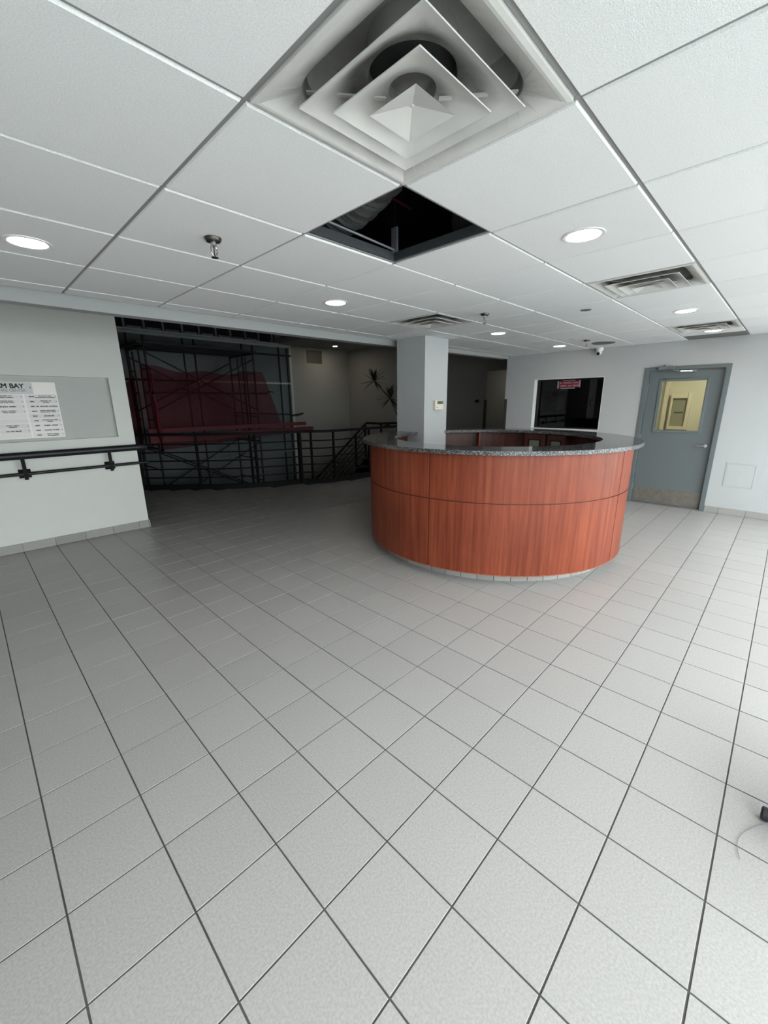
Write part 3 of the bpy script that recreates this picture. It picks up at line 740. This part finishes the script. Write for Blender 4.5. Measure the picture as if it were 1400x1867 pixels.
spk = thing('ceiling_speaker', 'wide flat round grey disc on the ceiling right above the security camera', 'speaker', (6.60, 2.085, CEIL))
MB().lathe([(0.15, 0.001), (0.15, -0.006), (0.14, -0.010), (0.13, -0.008)], (6.60, 2.085, CEIL), 32).build('rim', M_GREYP, spk, smooth=40)
MB().lathe([(0.13, -0.004), (0.0001, -0.006)], (6.60, 2.085, CEIL), 32).build('grille', M_GREYP, spk)

# what shows through the missing tile
x0, y0, x1, y1 = cells[(0, 0)]
fd = MB(); pth = []; NR = 90
for k in range(NR):
    q = k / (NR - 1); pth.append((1.56 + 0.13 * math.sin(PI * (0.1 + 0.75 * q)), 2.55 - 1.10 * q, CEIL + 0.345 - 0.075 * math.sin(PI * q) + 0.10 * q * q))
fd.tube(pth, [0.165 + 0.008 * ((k % 2) * 2 - 1) + 0.010 * math.sin(k * 0.9) + 0.006 * math.sin(k * 2.3) for k in range(NR)], 18)
tag(fd.build('flexible_duct', M_DUCT, smooth=30), 'grey wrinkled flexible duct seen inside the missing ceiling tile', 'duct')
rp = thing('red_pipe', 'thin red pipe crossing the dark void above the missing tile', 'pipe', (2.15, 1.97, CEIL + 0.42))
MB().tube([(2.03, 1.965, CEIL + 0.42), (2.30, 1.99, CEIL + 0.42)], 0.007, 8).build('pipe', M_RED, rp, smooth=50)
MB().tube([(2.29, 1.989, CEIL + 0.42), (2.29, 1.989, 2.952)], 0.003, 6).build('hanger_rod', M_BLACK, rp)
hs_ = thing('ceiling_hanger', 'grey metal hanger strap standing at the far corner of the missing tile', 'hanger', (x1 - 0.03, y1 - 0.03, CEIL + 0.05))
ibox((x1 - 0.045, y1 - 0.06, CEIL + 0.05), (x1 - 0.03, y1 - 0.02, CEIL + 0.17), 'strap', M_GALV, hs_)
MB().tube([(x1 - 0.0375, y1 - 0.04, CEIL + 0.16), (x1 - 0.03, y1 - 0.03, 2.95)], 0.002, 5).build('hanger_wire', M_BLACK, hs_)
hf = thing('edge_angle', 'dark perforated steel edge around the missing ceiling tile', 'bracket', ((x0 + x1) / 2, (y0 + y1) / 2, CEIL))
for a, b in (((x0 + 0.009, y1 - 0.02, CEIL + 0.012), (x1 - 0.009, y1 - 0.009, CEIL + 0.055)), ((x1 - 0.02, y0 + 0.009, CEIL + 0.012), (x1 - 0.009, y1 - 0.021, CEIL + 0.055))):
    ibox(a, b, 'angle_strip', M_PERF, hf)
tag(MB().tube([(x0 + 0.02, y1 - 0.05, CEIL + 0.075), (x0 + 0.3, y1 - 0.04, CEIL + 0.07), (x1 - 0.03, y1 - 0.04, CEIL + 0.058)], 0.006, 8).build('ceiling_cable', M_GALV), 'pale grey cable lying along the left rim of the missing tile', 'cable')
tag(MB().tube([(x1 + 0.25, y0 - 0.2, CEIL + 0.17), (x1 + 0.0, y0 - 0.02, CEIL + 0.175), (x1 + 0.18, y0 + 0.25, CEIL + 0.16)], [0.10, 0.12, 0.10], 12).build('insulation_roll', M_DUCT, smooth=40), 'dim bulge of wrapped insulation at the right side of the missing tile', 'insulation')

# ------------------------------------------------------------------ reception desk
DC = (4.165, 2.365)
desk = thing('reception_desk', 'round cherry wood reception desk with black granite counter around the column', 'reception desk', (DC[0], DC[1], 0))
colcut = ((COLX0 - 0.002, COLY0 - 0.002, -0.1), (COLX1 + 0.002, COLY1 + 0.002, 3.0))
ZT_, RO, RI, RP = 1.185, 1.455, 1.10, 1.38
ct = MB().arc(DC, RI, RO, ZT_ - 0.036, ZT_, 0, 360, 128)
co = ct.build('counter_top', M_GRANITE, desk)
cut(co, colcut)
bv = co.modifiers.new('bevel', 'BEVEL'); bv.width = 0.006; bv.segments = 2; bv.limit_method = 'ANGLE'
co.data.materials.append(M_GRANEDGE)
for p in co.data.polygons:
    if abs(p.normal.z) < 0.5: p.material_index = 1
sh = MB().arc(DC, RP - 0.045, RP - 0.012, 0.098, ZT_ - 0.036, 0, 360, 128).build('carcass', M_GROOVE, desk)
cut(sh, colcut)
inn = MB().arc(DC, 1.28, 1.345, 0.098, ZT_ - 0.037, 0, 360, 96).build('inner_panel', M_INWOOD, desk); cut(inn, colcut)
for a0, a1 in ((187.6, 264.6), (264.6, 341.6), (341.6, 430.2), (449.8, 470.6), (470.6, 547.6)):
    for z0, z1 in ((0.098, 0.733), (0.742, ZT_ - 0.037)):
        n = 40; g = 0.22
        o = MB().arc(DC, RP - 0.012, RP, z0, z1, a0 + g, a1 - g, n).build('panel', M_WOOD, desk, smooth=30)
tag(MB().arc(DC, RP - 0.02, RP + 0.002, 0.090, 0.098, 0, 360, 128).build('bottom_edge', M_EDGE, desk), 'chipped pale lower edge')
N = 54
for k in range(N):
    a0, a1 = 360 * k / N, 360 * (k + 1) / N
    if 55 < a0 < 95: continue
    MB().arc(DC, 1.26, 1.275, 0.0, 0.088, a0 + 0.12, a1 - 0.12, 3).build('base_tile', M_BTILE, desk)
tb_ = MB().arc(DC, 1.20, 1.26, 0.0, 0.090, 0, 360, 96).build('plinth', M_GROUT, desk); cut(tb_, colcut)
ws = MB().arc(DC, 0.72, 1.28, 0.70, 0.735, -125, 245, 90).build('worktop', M_INWOOD, desk); cut(ws, colcut)
for a in (38.4, -60, -120, 118):
    t = math.radians(a); c, s = math.cos(t), math.sin(t)
    MB().bar((DC[0] + 1.12 * c, DC[1] + 1.12 * s, 0.94), (DC[0] + 1.28 * c, DC[1] + 1.28 * s, 0.94), 0.02, 0.41).build('divider', M_INWOOD if a != 38.4 else M_WOOD, desk)
# angled pigeonhole boxes under the far counter, each with a small black-framed screen
for k, (a0, a1) in enumerate(((-6.0, 8.5), (-20.5, -7.0), (-35, -21.5))):
    am = (a0 + a1) / 2
    if k < 2:
        t = math.radians(am); c, s = math.cos(t), math.sin(t); e = Vector((-s, c, 0)); n_ = Vector((-c, -s, 0))
        o_ = Vector((DC[0] + 1.15 * c, DC[1] + 1.15 * s, 0)); hw = 1.15 * math.radians(a1 - a0) / 2 - 0.004
        q = MB(); q.bar(o_ + Vector((0, 0, 0.935)), o_ - n_ * 0.13 + Vector((0, 0, 0.935)), 2 * hw, 0.40)
        bx = q.build('terminal_housing', M_INWOOD, desk)
        f = MB(); zc = 0.99; w_, h_ = 0.075, 0.075
        for du, dz, ww, hh in ((-w_, 0, 0.014, 2 * h_), (w_, 0, 0.014, 2 * h_), (0, h_, 2 * w_ + 0.014, 0.014), (0, -h_, 2 * w_ + 0.014, 0.014)):
            c0 = o_ + e * du + Vector((0, 0, zc + dz)); f.bar(c0, c0 + n_ * 0.012, ww, hh)
        f.build('screen_frame', M_BLACK, bx)
        f = MB(); f.bar(o_ + Vector((0, 0, zc)), o_ + n_ * 0.005 + Vector((0, 0, zc)), 2 * w_ - 0.014, 2 * h_ - 0.014); f.build('screen', M_LCD, bx)

# ------------------------------------------------------------------ directory sign on the left wall
sy = YL + ND
sg = thing('directory_sign', 'white tenant directory board headed AM BAY in the left wall niche', 'sign', (0.2, sy, 1.52))
SX1, SZ0, SZ1 = 0.822, 1.226, 1.818
FY = sy - 0.02
ibox((-0.55, FY, SZ0), (SX1, sy, SZ1), 'board', M_SIGN, sg, bevel=0.003)
ibox((-0.55, FY - 0.003, 1.694), (0.622, FY, 1.812), 'header_panel', M_HEAD, sg)
def text(body, x, z, size, m, bold=0.0, sx=1.0):
    c = bpy.data.curves.new('lettering', 'FONT'); c.body = body; c.size = size; c.extrude = 0.0008; c.align_x = 'RIGHT'
    o = bpy.data.objects.new('lettering', c); COL.objects.link(o)
    me = bpy.data.meshes.new_from_object(o.evaluated_get(bpy.context.evaluated_depsgraph_get()))
    bpy.data.objects.remove(o)
    me.transform(Matrix.Translation((x, FY - 0.0042, z)) @ Matrix.Rotation(PI / 2, 4, 'X') @ Matrix.Diagonal((sx, 1, 1, 1)))
    bm = bmesh.new(); bm.from_mesh(me); bmesh.ops.remove_doubles(bm, verts=bm.verts, dist=1e-5)
    seen = set()
    for v0 in bm.verts:                                   # each letter becomes a part of its own
        if v0 in seen: continue
        isl, todo = [], [v0]; seen.add(v0)
        while todo:
            v = todo.pop(); isl.append(v)
            for e in v.link_edges:
                w = e.other_vert(v)
                if w not in seen: seen.add(w); todo.append(w)
        idx = {v: k for k, v in enumerate(isl)}
        fs = [[idx[v] for v in f.verts] for f in bm.faces if f.verts[0] in idx]
        mb = MB()
        for dx, dz in (((0, 0), (bold, bold), (-bold, -bold), (bold, -bold), (-bold, bold)) if bold else ((0, 0),)):
            mb.add([(v.co.x + dx, v.co.y - 0.00005 * len(mb.v) / len(isl), v.co.z + dz) for v in isl], fs)
        mb.build('letter', m, sg)
    bm.free(); bpy.data.meshes.remove(me)
text('PELHAM BAY', 0.552, 1.752, 0.064, M_INK, 0.0018, 0.98)
text('PROFESSIONAL CENTER', 0.563, 1.717, 0.036, M_GINK, 0.0, 1.0)
MB().lathe([(0.0001, -0.002), (0.007, -0.002), (0.007, 0)], (0.603, FY - 0.003, 1.759), 10, 'y').build('mark', M_GINK, sg)
RH = (1.690 - 1.232) / 9
rows_r = [('5', [[11, 5], [14, 11]]), ('4', [[10, 3], [9]]), ('4', [[3, 9, 9]]), ('5', [[8, 12], [14, 6]]), ('4', [[11]]), ('4', [[9, 4, 6], [8]]), ('4', [[7, 7]]), ('4', [[8, 7]]), ('4', [[7, 8], [15]])]
rows_l = [('', [[10, 4], [9, 8]]), ('', [[8, 6], [4, 2, 3, 6]]), ('', [[8, 7]]), ('', [[7, 10], [6, 8]]), None, None, ('4', [[8, 7], [10]]), ('4', [[3, 4, 6]]), None]
for colx0, colx1, rows in ((0.541, 0.812, rows_r), (0.05, 0.526, rows_l)):
    for k, r in enumerate(rows):
        z1 = 1.690 - RH * k; z0 = z1 - RH
        st = ibox((colx0, FY - 0.0025, z0 + 0.0025), (colx1, FY, z1 - 0.0015), 'name_strip', M_STRIP, sg)
        if r is None: continue
        ink = MB(); wln = r[1]; h_ = 0.0084 if len(wln) == 2 else 0.0105
        mid = 0.712 if colx0 > 0.5 else 0.39
        for q, words in enumerate(wln):
            hx = h_ * (0.72 if colx0 > 0.5 else 1.0) ; tot = (sum(words) + 0.9 * (len(words) - 1)) * h_ * 0.78
            if tot > 0.185: h_ = h_ * 0.185 / tot; tot = 0.185
            zz = (z0 + z1) / 2 + ((0.003 if q == 0 else -0.0125) if len(wln) == 2 else -0.005)
            stroke_text(ink, (mid - tot / 2, FY - 0.0025, zz), (1, 0, 0), (0, 0, 1), words, h_, 0.0008, (0, -1, 0))
        if r[0]: stroke_text(ink, (colx0 + 0.034, FY - 0.0025, (z0 + z1) / 2 - 0.005), (1, 0, 0), (0, 0, 1), [int(r[0])], 0.012, 0.0008, (0, -1, 0))
        ink.build('printed_line', M_INK, st)['kind'] = 'stuff'
        MB().lathe([(0.0001, -0.0015), (0.005, -0.0015), (0.005, 0)], (colx1 - 0.012, FY - 0.0025, (z0 + z1) / 2), 8, 'y').build('pin', M_GINK, st)

# ------------------------------------------------------------------ wall handrail
hr = thing('wall_handrail', 'black double handrail fixed along the left wall below the directory', 'handrail', (0.5, YL, 0.85))
HY = YL - 0.075
MB().tube([(-1.9, HY, 1.056), (1.50, HY, 1.056), (1.585, HY, 1.054), (1.60, HY + 0.012, 1.05)], 0.027, 12, flat=1.4).build('top_rail', M_BLACK, hr, smooth=40)
MB().tube([(-1.9, HY, 0.862), (1.58, HY, 0.862)], 0.018, 10).build('lower_rail', M_BLACK, hr, smooth=40)
for x in (-0.41, 0.392, 1.185):
    b = MB().bar((x, HY - 0.016, 0.80), (x, HY - 0.016, 1.04), 0.034, 0.010, (0, 1, 0)).build('bracket', M_RAILBLK, hr)
    q = MB().box((x - 0.052, YL - 0.008, 0.812), (x + 0.052, YL, 0.906)).bar((x, HY - 0.008, 0.86), (x, YL - 0.004, 0.86), 0.03, 0.03)
    q.build('mounting_plate', M_RAILBLK, b)

# ------------------------------------------------------------------ guard railing around the stairwell
def smooth_path(pts, n=6):
    out = []
    for i in range(len(pts) - 1):
        p0, p1, p2, p3 = [Vector(pts[max(0, min(len(pts) - 1, i + k))]) for k in (-1, 0, 1, 2)]
        for k in range(n):
            t = k / n; out.append(0.5 * ((2 * p1) + (p2 - p0) * t + (2 * p0 - 5 * p1 + 4 * p2 - p3) * t * t + (3 * p1 - p0 - 3 * p2 + p3) * t ** 3))
    return out + [Vector(pts[-1])]
gpath = smooth_path([(x, y, 0) for x, y in GUARD], 4)
gr = thing('guard_railing', 'long bent black guard railing on the floor edge before the scaffold', 'railing', (4.6, 6.83, 0))
def flatrail(name, z, w, h, parent, path=gpath, m=M_RAILBLK):
    mb = MB(); vs = []
    for i, p in enumerate(path):
        d = (path[min(i + 1, len(path) - 1)] - path[max(0, i - 1)]); d.z = 0; d.normalize(); a = Vector((-d.y, d.x, 0)) * w / 2
        for sgn, dz in ((-1, -h / 2), (1, -h / 2), (1, h / 2), (-1, h / 2)): vs.append(p + a * sgn + Vector((0, 0, z + dz)))
    n = len(path); fs = [(4*i + k, 4*i + 4 + k, 4*i + 4 + (k+1) % 4, 4*i + (k+1) % 4) for i in range(n - 1) for k in range(4)] + [(0, 1, 2, 3), tuple(4*(n-1) + k for k in (3, 2, 1, 0))]
    return mb.add(vs, fs).build(name, m, parent)
flatrail('top_rail', 1.03, 0.055, 0.050, gr)
for z in (0.85, 0.70, 0.54, 0.385, 0.225): flatrail('rail', z, 0.016, 0.024, gr)
flatrail('curb', 0.0, 0.05, 0.18, gr)
for (x, w) in ((1.3, 0.04), (2.23, 0.05), (3.0, 0.035), (3.75, 0.035), (3.83, 0.04), (4.60, 0.062), (4.775, 0.035), (5.17, 0.035), (6.1, 0.035), (7.0, 0.035)):
    best = min(gpath, key=lambda p: abs(p.x - x))
    y = guard_y(x)
    ibox((x - w / 2, y - w / 2, 0.0), (x + w / 2, y + w / 2, 1.02), 'post', M_RAILBLK, gr)

# staircase going down to the left behind the guard, with its own sloping rails
st = thing('staircase', 'dark staircase descending to the left behind the guard railing', 'stairs', (7.4, 7.3, 0))
SLX = lambda k: 7.40 - 0.228 * k
for k in range(10):
    z = 0.17 - 0.17 * k
    ibox((SLX(k) - 0.25, 6.62, z - 0.035), (SLX(k) + 0.02, 7.80, z), 'tread', M_RAILBLK, st)
    ibox((SLX(k) - 0.008, 6.63, z), (SLX(k), 7.79, z + 0.135), 'riser', M_RAILBLK, st)
for y in (6.60, 7.80):
    MB().bar((7.42, y, 0.10), (5.20, y, -1.52), 0.03, 0.24).build('stringer', M_RAILBLK, st)
ibox((7.40, 6.6, 0.0), (8.3, 7.85, 0.30), 'landing', M_RAILBLK, st)
sr = thing('stair_railing', 'black sloping railing of five bars along the far side of the stairs', 'railing', (7.39, 7.88, 0))
A, B = Vector((7.39, 7.88, 1.05)), Vector((5.30, 7.88, -0.50))
MB().tube([(8.75, 7.88, 1.0), (7.95, 7.88, 1.01), (7.42, 7.88, 1.05), (7.34, 7.88, 1.01), B], 0.028, 8).build('top_rail', M_RAILBLK, sr, smooth=50)
for k in range(1, 6):
    dz = Vector((0, 0, -0.135 * k)); MB().tube([A + dz, B + dz], 0.012, 6).build('rail', M_RAILBLK, sr)
for x in (7.36, 7.02, 6.3, 5.6):
    z = 1.05 - (7.39 - x) * 1.55 / 2.09; ibox((x - 0.02, 7.86, z - 0.86), (x + 0.02, 7.90, z), 'post', M_RAILBLK, sr)
MB().tube([(7.45, 7.80, 0.90), (7.9, 7.80, 0.90), (8.05, 7.80, 0.96), (8.2, 7.80, 0.96)], 0.018, 8).build('handrail_return', M_RAILBLK, sr, smooth=50)
for x in (7.95, 8.6): ibox((x - 0.02, 7.86, 0.0), (x + 0.02, 7.90, 1.0), 'post', M_RAILBLK, sr)

# ------------------------------------------------------------------ potted dracaena on the landing
pl = thing('potted_plant', 'spiky potted plant with two leaf crowns, partly hidden by the column', 'plant', (8.15, 7.2, 0.3))
MB().lathe([(0.0001, 0.302), (0.14, 0.302), (0.19, 0.62), (0.205, 0.62), (0.205, 0.66), (0.18, 0.66), (0.18, 0.61)], (8.15, 7.2, 0), 20).build('pot', M_POT, pl, smooth=40)
MB().lathe([(0.18, 0.612), (0.0001, 0.62)], (8.15, 7.2, 0), 16).build('soil', M_SOIL, pl)
def crown(c, n, L, seed, base):
    rnd = random.Random(seed)
    c = Vector(c); stp = [Vector(base), (Vector(base) + c) / 2 + Vector((0.0, -0.05, -0.03)), c]
    MB().tube(smooth_path(stp, 5), 0.013, 7).build('stem', M_STEM, pl, smooth=50)
    for k in range(n):
        th_ = 2 * PI * k * 0.381966 + rnd.uniform(-.2, .2); el = rnd.uniform(-0.75, 1.35) if k > 2 else 1.3
        d = Vector((math.cos(th_) * math.cos(el), math.sin(th_) * math.cos(el), math.sin(el)))
        l = L * rnd.uniform(0.8, 1.15); side = d.cross(Vector((0, 0, 1)))
        side = side.normalized() if side.length > 1e-3 else Vector((1, 0, 0))
        up = side.cross(d); vs = []; prof = (0.6, 1.0, 0.85, 0.55, 0.05)
        for i, w in enumerate(prof):
            t = i / 4; p = c + d * (0.02 + l * t) - Vector((0, 0, 0.10 * l * t * t)); hw = 0.024 * w
            vs += [p - side * hw + up * 0.004, p + side * hw + up * 0.004, p - up * 0.004]
        fs = []
        for i in range(4):
            a = 3 * i; fs += [(a, a + 3, a + 4, a + 1), (a + 1, a + 4, a + 5, a + 2), (a + 2, a + 5, a + 3, a)]
        fs += [(0, 1, 2), (14, 13, 12)]
        MB().add(vs, fs).build('leaf', M_LEAF, pl)
crown((8.2, 8.38, 2.13), 30, 0.36, 3, (8.15, 7.45, 1.45))
crown((8.2, 7.77, 1.66), 30, 0.37, 5, (8.15, 7.2, 0.62))

# ------------------------------------------------------------------ far window wall
cw = structroot('window_4', (4.4, YF, 1.0))
MX = [2.0, 2.78, 3.925, 4.175, 5.36, 6.435, 6.69, 6.79]
for x in MX[1:-1]:
    ibox((x - 0.012, YF - 0.045, -1.5), (x + 0.012, YF + 0.05, 3.07), 'mullion', M_MULL, cw)
ibox((6.745, YF - 0.05, -1.5), (6.82, YF + 0.05, 3.07), 'frame_post', M_ALU, cw)
ibox((2.0, YF - 0.05, 3.03), (6.82, YF + 0.05, 3.11), 'head_rail', M_ALU, cw)
for z in (2.10,):
    ibox((4.2, YF - 0.04, z - 0.022), (6.745, YF + 0.04, z + 0.022), 'transom', M_ALU, cw)
ibox((2.0, YF - 0.04, 0.20), (6.745, YF + 0.04, 0.25), 'transom', M_GREYP, cw)
ibox((2.0, YF - 0.04, -0.72), (6.745, YF + 0.04, -0.66), 'transom', M_ALU, cw)
for a, b in zip(MX, MX[1:]):
    for z0, z1 in ((-1.5, -0.72), (-0.66, 0.20), (0.25, 2.078), (2.122, 3.03)):
        if b - a < 0.11: continue
        ibox((a + 0.012, YF + 0.0, z0), (b - 0.012, YF + 0.012, z1), 'pane', M_PANE, cw)
ag = thing('vent_grille', 'dark square grille high on the hall wall beside the tall window', 'vent', (7.64, YF, 2.86))
ibox((7.37, YF - 0.012, 2.69), (7.91, YF, 3.05), 'frame', M_GUARD, ag)
for k in range(8): ibox((7.39, YF - 0.018, 2.71 + 0.042 * k), (7.89, YF - 0.012, 2.73 + 0.042 * k), 'slat', M_GUARD, ag)
# exposed framing above the window
fg = structroot('trim_4', (4.5, YF - 0.12, 3.2))
for x in (2.40, 2.756, 3.135, 3.515, 3.917, 4.294, 4.69, 5.056, 5.445, 5.81, 6.19):
    ibox((x - 0.02, YF - 0.14, 3.12), (x + 0.02, YF - 0.10, 3.88), 'stud', M_GALV, fg)
ibox((2.0, YF - 0.16, 3.085), (6.38, YF - 0.06, 3.12), 'track', M_ALU, fg)
for x in (2.8, 3.18, 3.56, 3.96, 4.34, 4.74, 5.1, 5.48): ibox((x, YF - 0.15, 3.12), (x + 0.28, YF - 0.11, 3.165), 'angle_clip', M_GALV, fg)

# ------------------------------------------------------------------ scaffold
sf = thing('scaffold_tower', 'dark steel frame scaffold tower standing before the tall hall window', 'scaffold', (3.7, 9.3, -1.5))
XL_, XRt, YFt, YRr = 2.64, 4.82, 8.75, 9.85
def pipe(name, p, q, r=0.021, m=M_SCAF, parent=sf): return MB().tube([p, q], r, 8).build(name, m, parent)
for X in (XL_, XRt):
    for Y in (YFt, YRr): pipe('post', (X, Y, -1.5), (X, Y, 2.80 if Y == YFt else 2.72))
    for y, z0 in ((YFt + 0.36, 0.75), (YRr - 0.36, 0.75)): pipe('inner_leg', (X, y, z0), (X, y, 2.58), 0.016)
    for z in (2.63, 0.72, -1.2): pipe('bearer', (X, YFt, z), (X, YRr, z), 0.024)
    for z in (2.22, 1.80, 1.28): pipe('rung', (X, YFt, z), (X, YFt + 0.36, z), 0.014)
    for z in (2.22, 1.80, 1.28): pipe('rung', (X, YRr - 0.36, z), (X, YRr, z), 0.014)
    for z in (0.3, -0.2, -0.7): pipe('rung', (X, YFt, z), (X, YRr, z), 0.014)
for Y in (YFt, YRr):
    pipe('cross_brace', (XL_, Y - 0.02, 2.51), (XRt, Y - 0.02, 1.42), 0.015); pipe('cross_brace', (XRt, Y + 0.02, 2.51), (XL_, Y + 0.02, 1.42), 0.015)
    pipe('cross_brace', (XL_, Y - 0.02, 0.70), (XRt, Y - 0.02, -0.42), 0.015); pipe('cross_brace', (XRt, Y + 0.02, 0.70), (XL_, Y + 0.02, -0.42), 0.015)
for k in range(3):
    ibox((XL_ - 0.12, YFt + 0.02 + 0.37 * k, 2.655), (XRt + 0.1, YFt + 0.36 + 0.37 * k, 2.70), 'plank', M_PLANK, sf)
pipe('ledger', (XL_ - 0.12, YFt - 0.03, 2.64), (5.78, YFt - 0.03, 2.64), 0.02)
pipe('guard_pole', (2.56, YFt - 0.04, 1.79), (5.06, YFt - 0.04, 1.785), 0.018)
pipe('guard_pole', (4.8, YRr, 1.35), (5.75, YFt + 0.1, 1.30), 0.014)
MB().tube([(5.04, YFt - 0.04, 1.77), (5.10, YFt - 0.04, 1.82), (5.2, YFt - 0.04, 1.83), (5.27, YFt - 0.04, 1.79)], [0.02, 0.03, 0.025, 0.006], 8, flat=0.6).build('pole_hook', M_SCAF, sf)
MB().tube([(5.72, YFt, 1.275), (5.9, YFt, 1.285), (6.06, YFt, 1.32)], [0.02, 0.032, 0.02], 8).build('pole_end', M_SCAF, sf)
MB().tube([(2.95, YFt - 0.06, 1.80), (3.1, YFt - 0.06, 1.86), (3.3, YFt - 0.06, 1.84), (3.45, YFt - 0.06, 1.80)], [0.01, 0.03, 0.025, 0.006], 8, flat=0.6).build('pole_hook', M_SCAF, sf)
b1 = tag(ibox((2.42, 8.49, 1.045), (5.95, 8.56, 1.125), 'toe_board', M_REDPL), 'upper long red-wrapped board lying across the scaffold behind the railing', 'board')
b2 = tag(ibox((2.42, 8.44, 0.87), (6.12, 8.54, 1.005), 'toe_board', M_REDPL), 'lower wider red-wrapped board across the scaffold, just above the railing', 'board')

def net(name, label, grid, m):
    vs = [p for row in grid for p in row]; w = len(grid[0]); fs = [(i * w + k, i * w + k + 1, (i + 1) * w + k + 1, (i + 1) * w + k) for i in range(len(grid) - 1) for k in range(w - 1)]
    o = MB().add(vs, fs).build(name, m, smooth=180)
    return tag(o, label, 'netting')
grid = []
rn = random.Random(2)
for i in range(13):
    t = i / 12; row = []
    for k in range(33):
        s = k / 32
        ztop = 2.27 - 0.36 * s * (1 - s) + 0.03 * math.sin(17 * s); x0_, x1_ = 2.50, 4.93 + 0.42 * t
        z = ztop + (1.06 - ztop) * t
        row.append((x0_ + (x1_ - x0_) * s, 8.61 + 0.015 * math.sin(23 * s + 3 * t) + 0.012 * math.sin(41 * s), z))
    grid.append(row)
net('debris_netting', 'translucent dark red netting hung across the front of the scaffold', grid, M_NET)
grid = [[(2.40 + 0.05 * math.sin(9 * k / 16), 8.78 + 1.0 * k / 16, (2.22 - 0.25 * math.sin(PI * k / 16)) + (0.9 - 2.1) * i / 10) for k in range(17)] for i in range(11)]
net('debris_netting', 'red netting wrapped round the left end of the scaffold by the wall', grid, M_NET)
bz = MB(); bz.tube([(2.57, 8.375, 2.2), (2.58, 8.375, 2.0), (2.565, 8.375, 1.75), (2.585, 8.375, 1.5), (2.575, 8.375, 1.25), (2.59, 8.375, 1.0), (2.58, 8.375, 0.72)], [0.035, 0.06, 0.05, 0.065, 0.068, 0.07, 0.055], 12, flat=0.4)
tag(bz.build('bunched_netting', mat('bunched_red_cloth', (0.15, 0.006, 0.02), 0.8, noise=0.4, scale=14), smooth=50), 'bright red bunched strip of netting hanging down the front left scaffold post', 'netting')
grid = [[(2.55 + 2.1 * k / 24, 8.50 + 0.01 * math.sin(3 * k), 0.86 - (0.14 - 0.10 * k / 24) * i / 4) for k in range(25)] for i in range(5)]
net('debris_netting', 'slack red netting drooping below the red boards behind the railing', grid, M_NET)

# ------------------------------------------------------------------ chair caster at the right edge, stray wire
HXc, HYc, RCh = 1.938, -0.534, 0.32
kc = thing('office_chair', 'black office chair at the right picture edge with one caster showing', 'chair', (HXc, HYc, 0))
for k in range(5):
    a = math.radians(100 + 72 * k); c, q = math.cos(a), math.sin(a); px_, py_ = HXc + RCh * c, HYc + RCh * q
    lg = MB().bar((HXc, HYc, 0.115), (px_, py_, 0.085), 0.045, 0.028).build('leg', M_RUBBER, kc, bevel=0.006)
    cs = MB()
    for off in (-0.021, 0.021):
        w0 = len(cs.v)
        cs.lathe([(0.0001, -0.012), (0.021, -0.012), (0.026, -0.008), (0.026, 0.008), (0.021, 0.012), (0.0001, 0.012)], (px_ - 0.012, py_ + off, 0.026), 18, 'y')
    cs.lathe([(0.006, 0.03), (0.006, 0.08)], (px_, py_, 0), 10).box((px_ - 0.02, py_ - 0.008, 0.024), (px_ + 0.012, py_ + 0.008, 0.062))
    o = cs.build('caster', M_RUBBER, kc, smooth=40)
MB().lathe([(0.04, 0.085), (0.04, 0.14), (0.025, 0.15), (0.025, 0.40), (0.06, 0.41), (0.06, 0.43)], (HXc, HYc, 0), 16).build('gas_column', M_RUBBER, kc, smooth=40)
MB().prism([(HXc + 0.23 * math.copysign(abs(math.cos(t)) ** 0.6, math.cos(t)), HYc + 0.22 * math.copysign(abs(math.sin(t)) ** 0.6, math.sin(t))) for t in [2 * PI * k / 28 for k in range(28)]], 0.43, 0.50).build('seat', M_BLACK, kc, bevel=0.02)
MB().bar((HXc + 0.10, HYc - 0.12, 0.44), (HXc + 0.22, HYc - 0.24, 0.66), 0.05, 0.012).build('back_support', M_RUBBER, kc)
bk = MB(); bk.bar((HXc + 0.205, HYc - 0.225, 0.60), (HXc + 0.235, HYc - 0.255, 1.0), 0.40, 0.05, (1, -1, 0)); bk.build('backrest', M_BLACK, kc, bevel=0.02)
wp = [(1.845, -0.20, 0.004), (1.77, -0.155, 0.004), (1.71, -0.135, 0.003), (1.66, -0.135, 0.0035), (1.62, -0.145, 0.003)]
tag(MB().tube(smooth_path(wp, 5), 0.0009, 5).build('stray_wire', M_GINK), 'hair-thin dark wire curling on the floor tiles by the caster', 'wire')
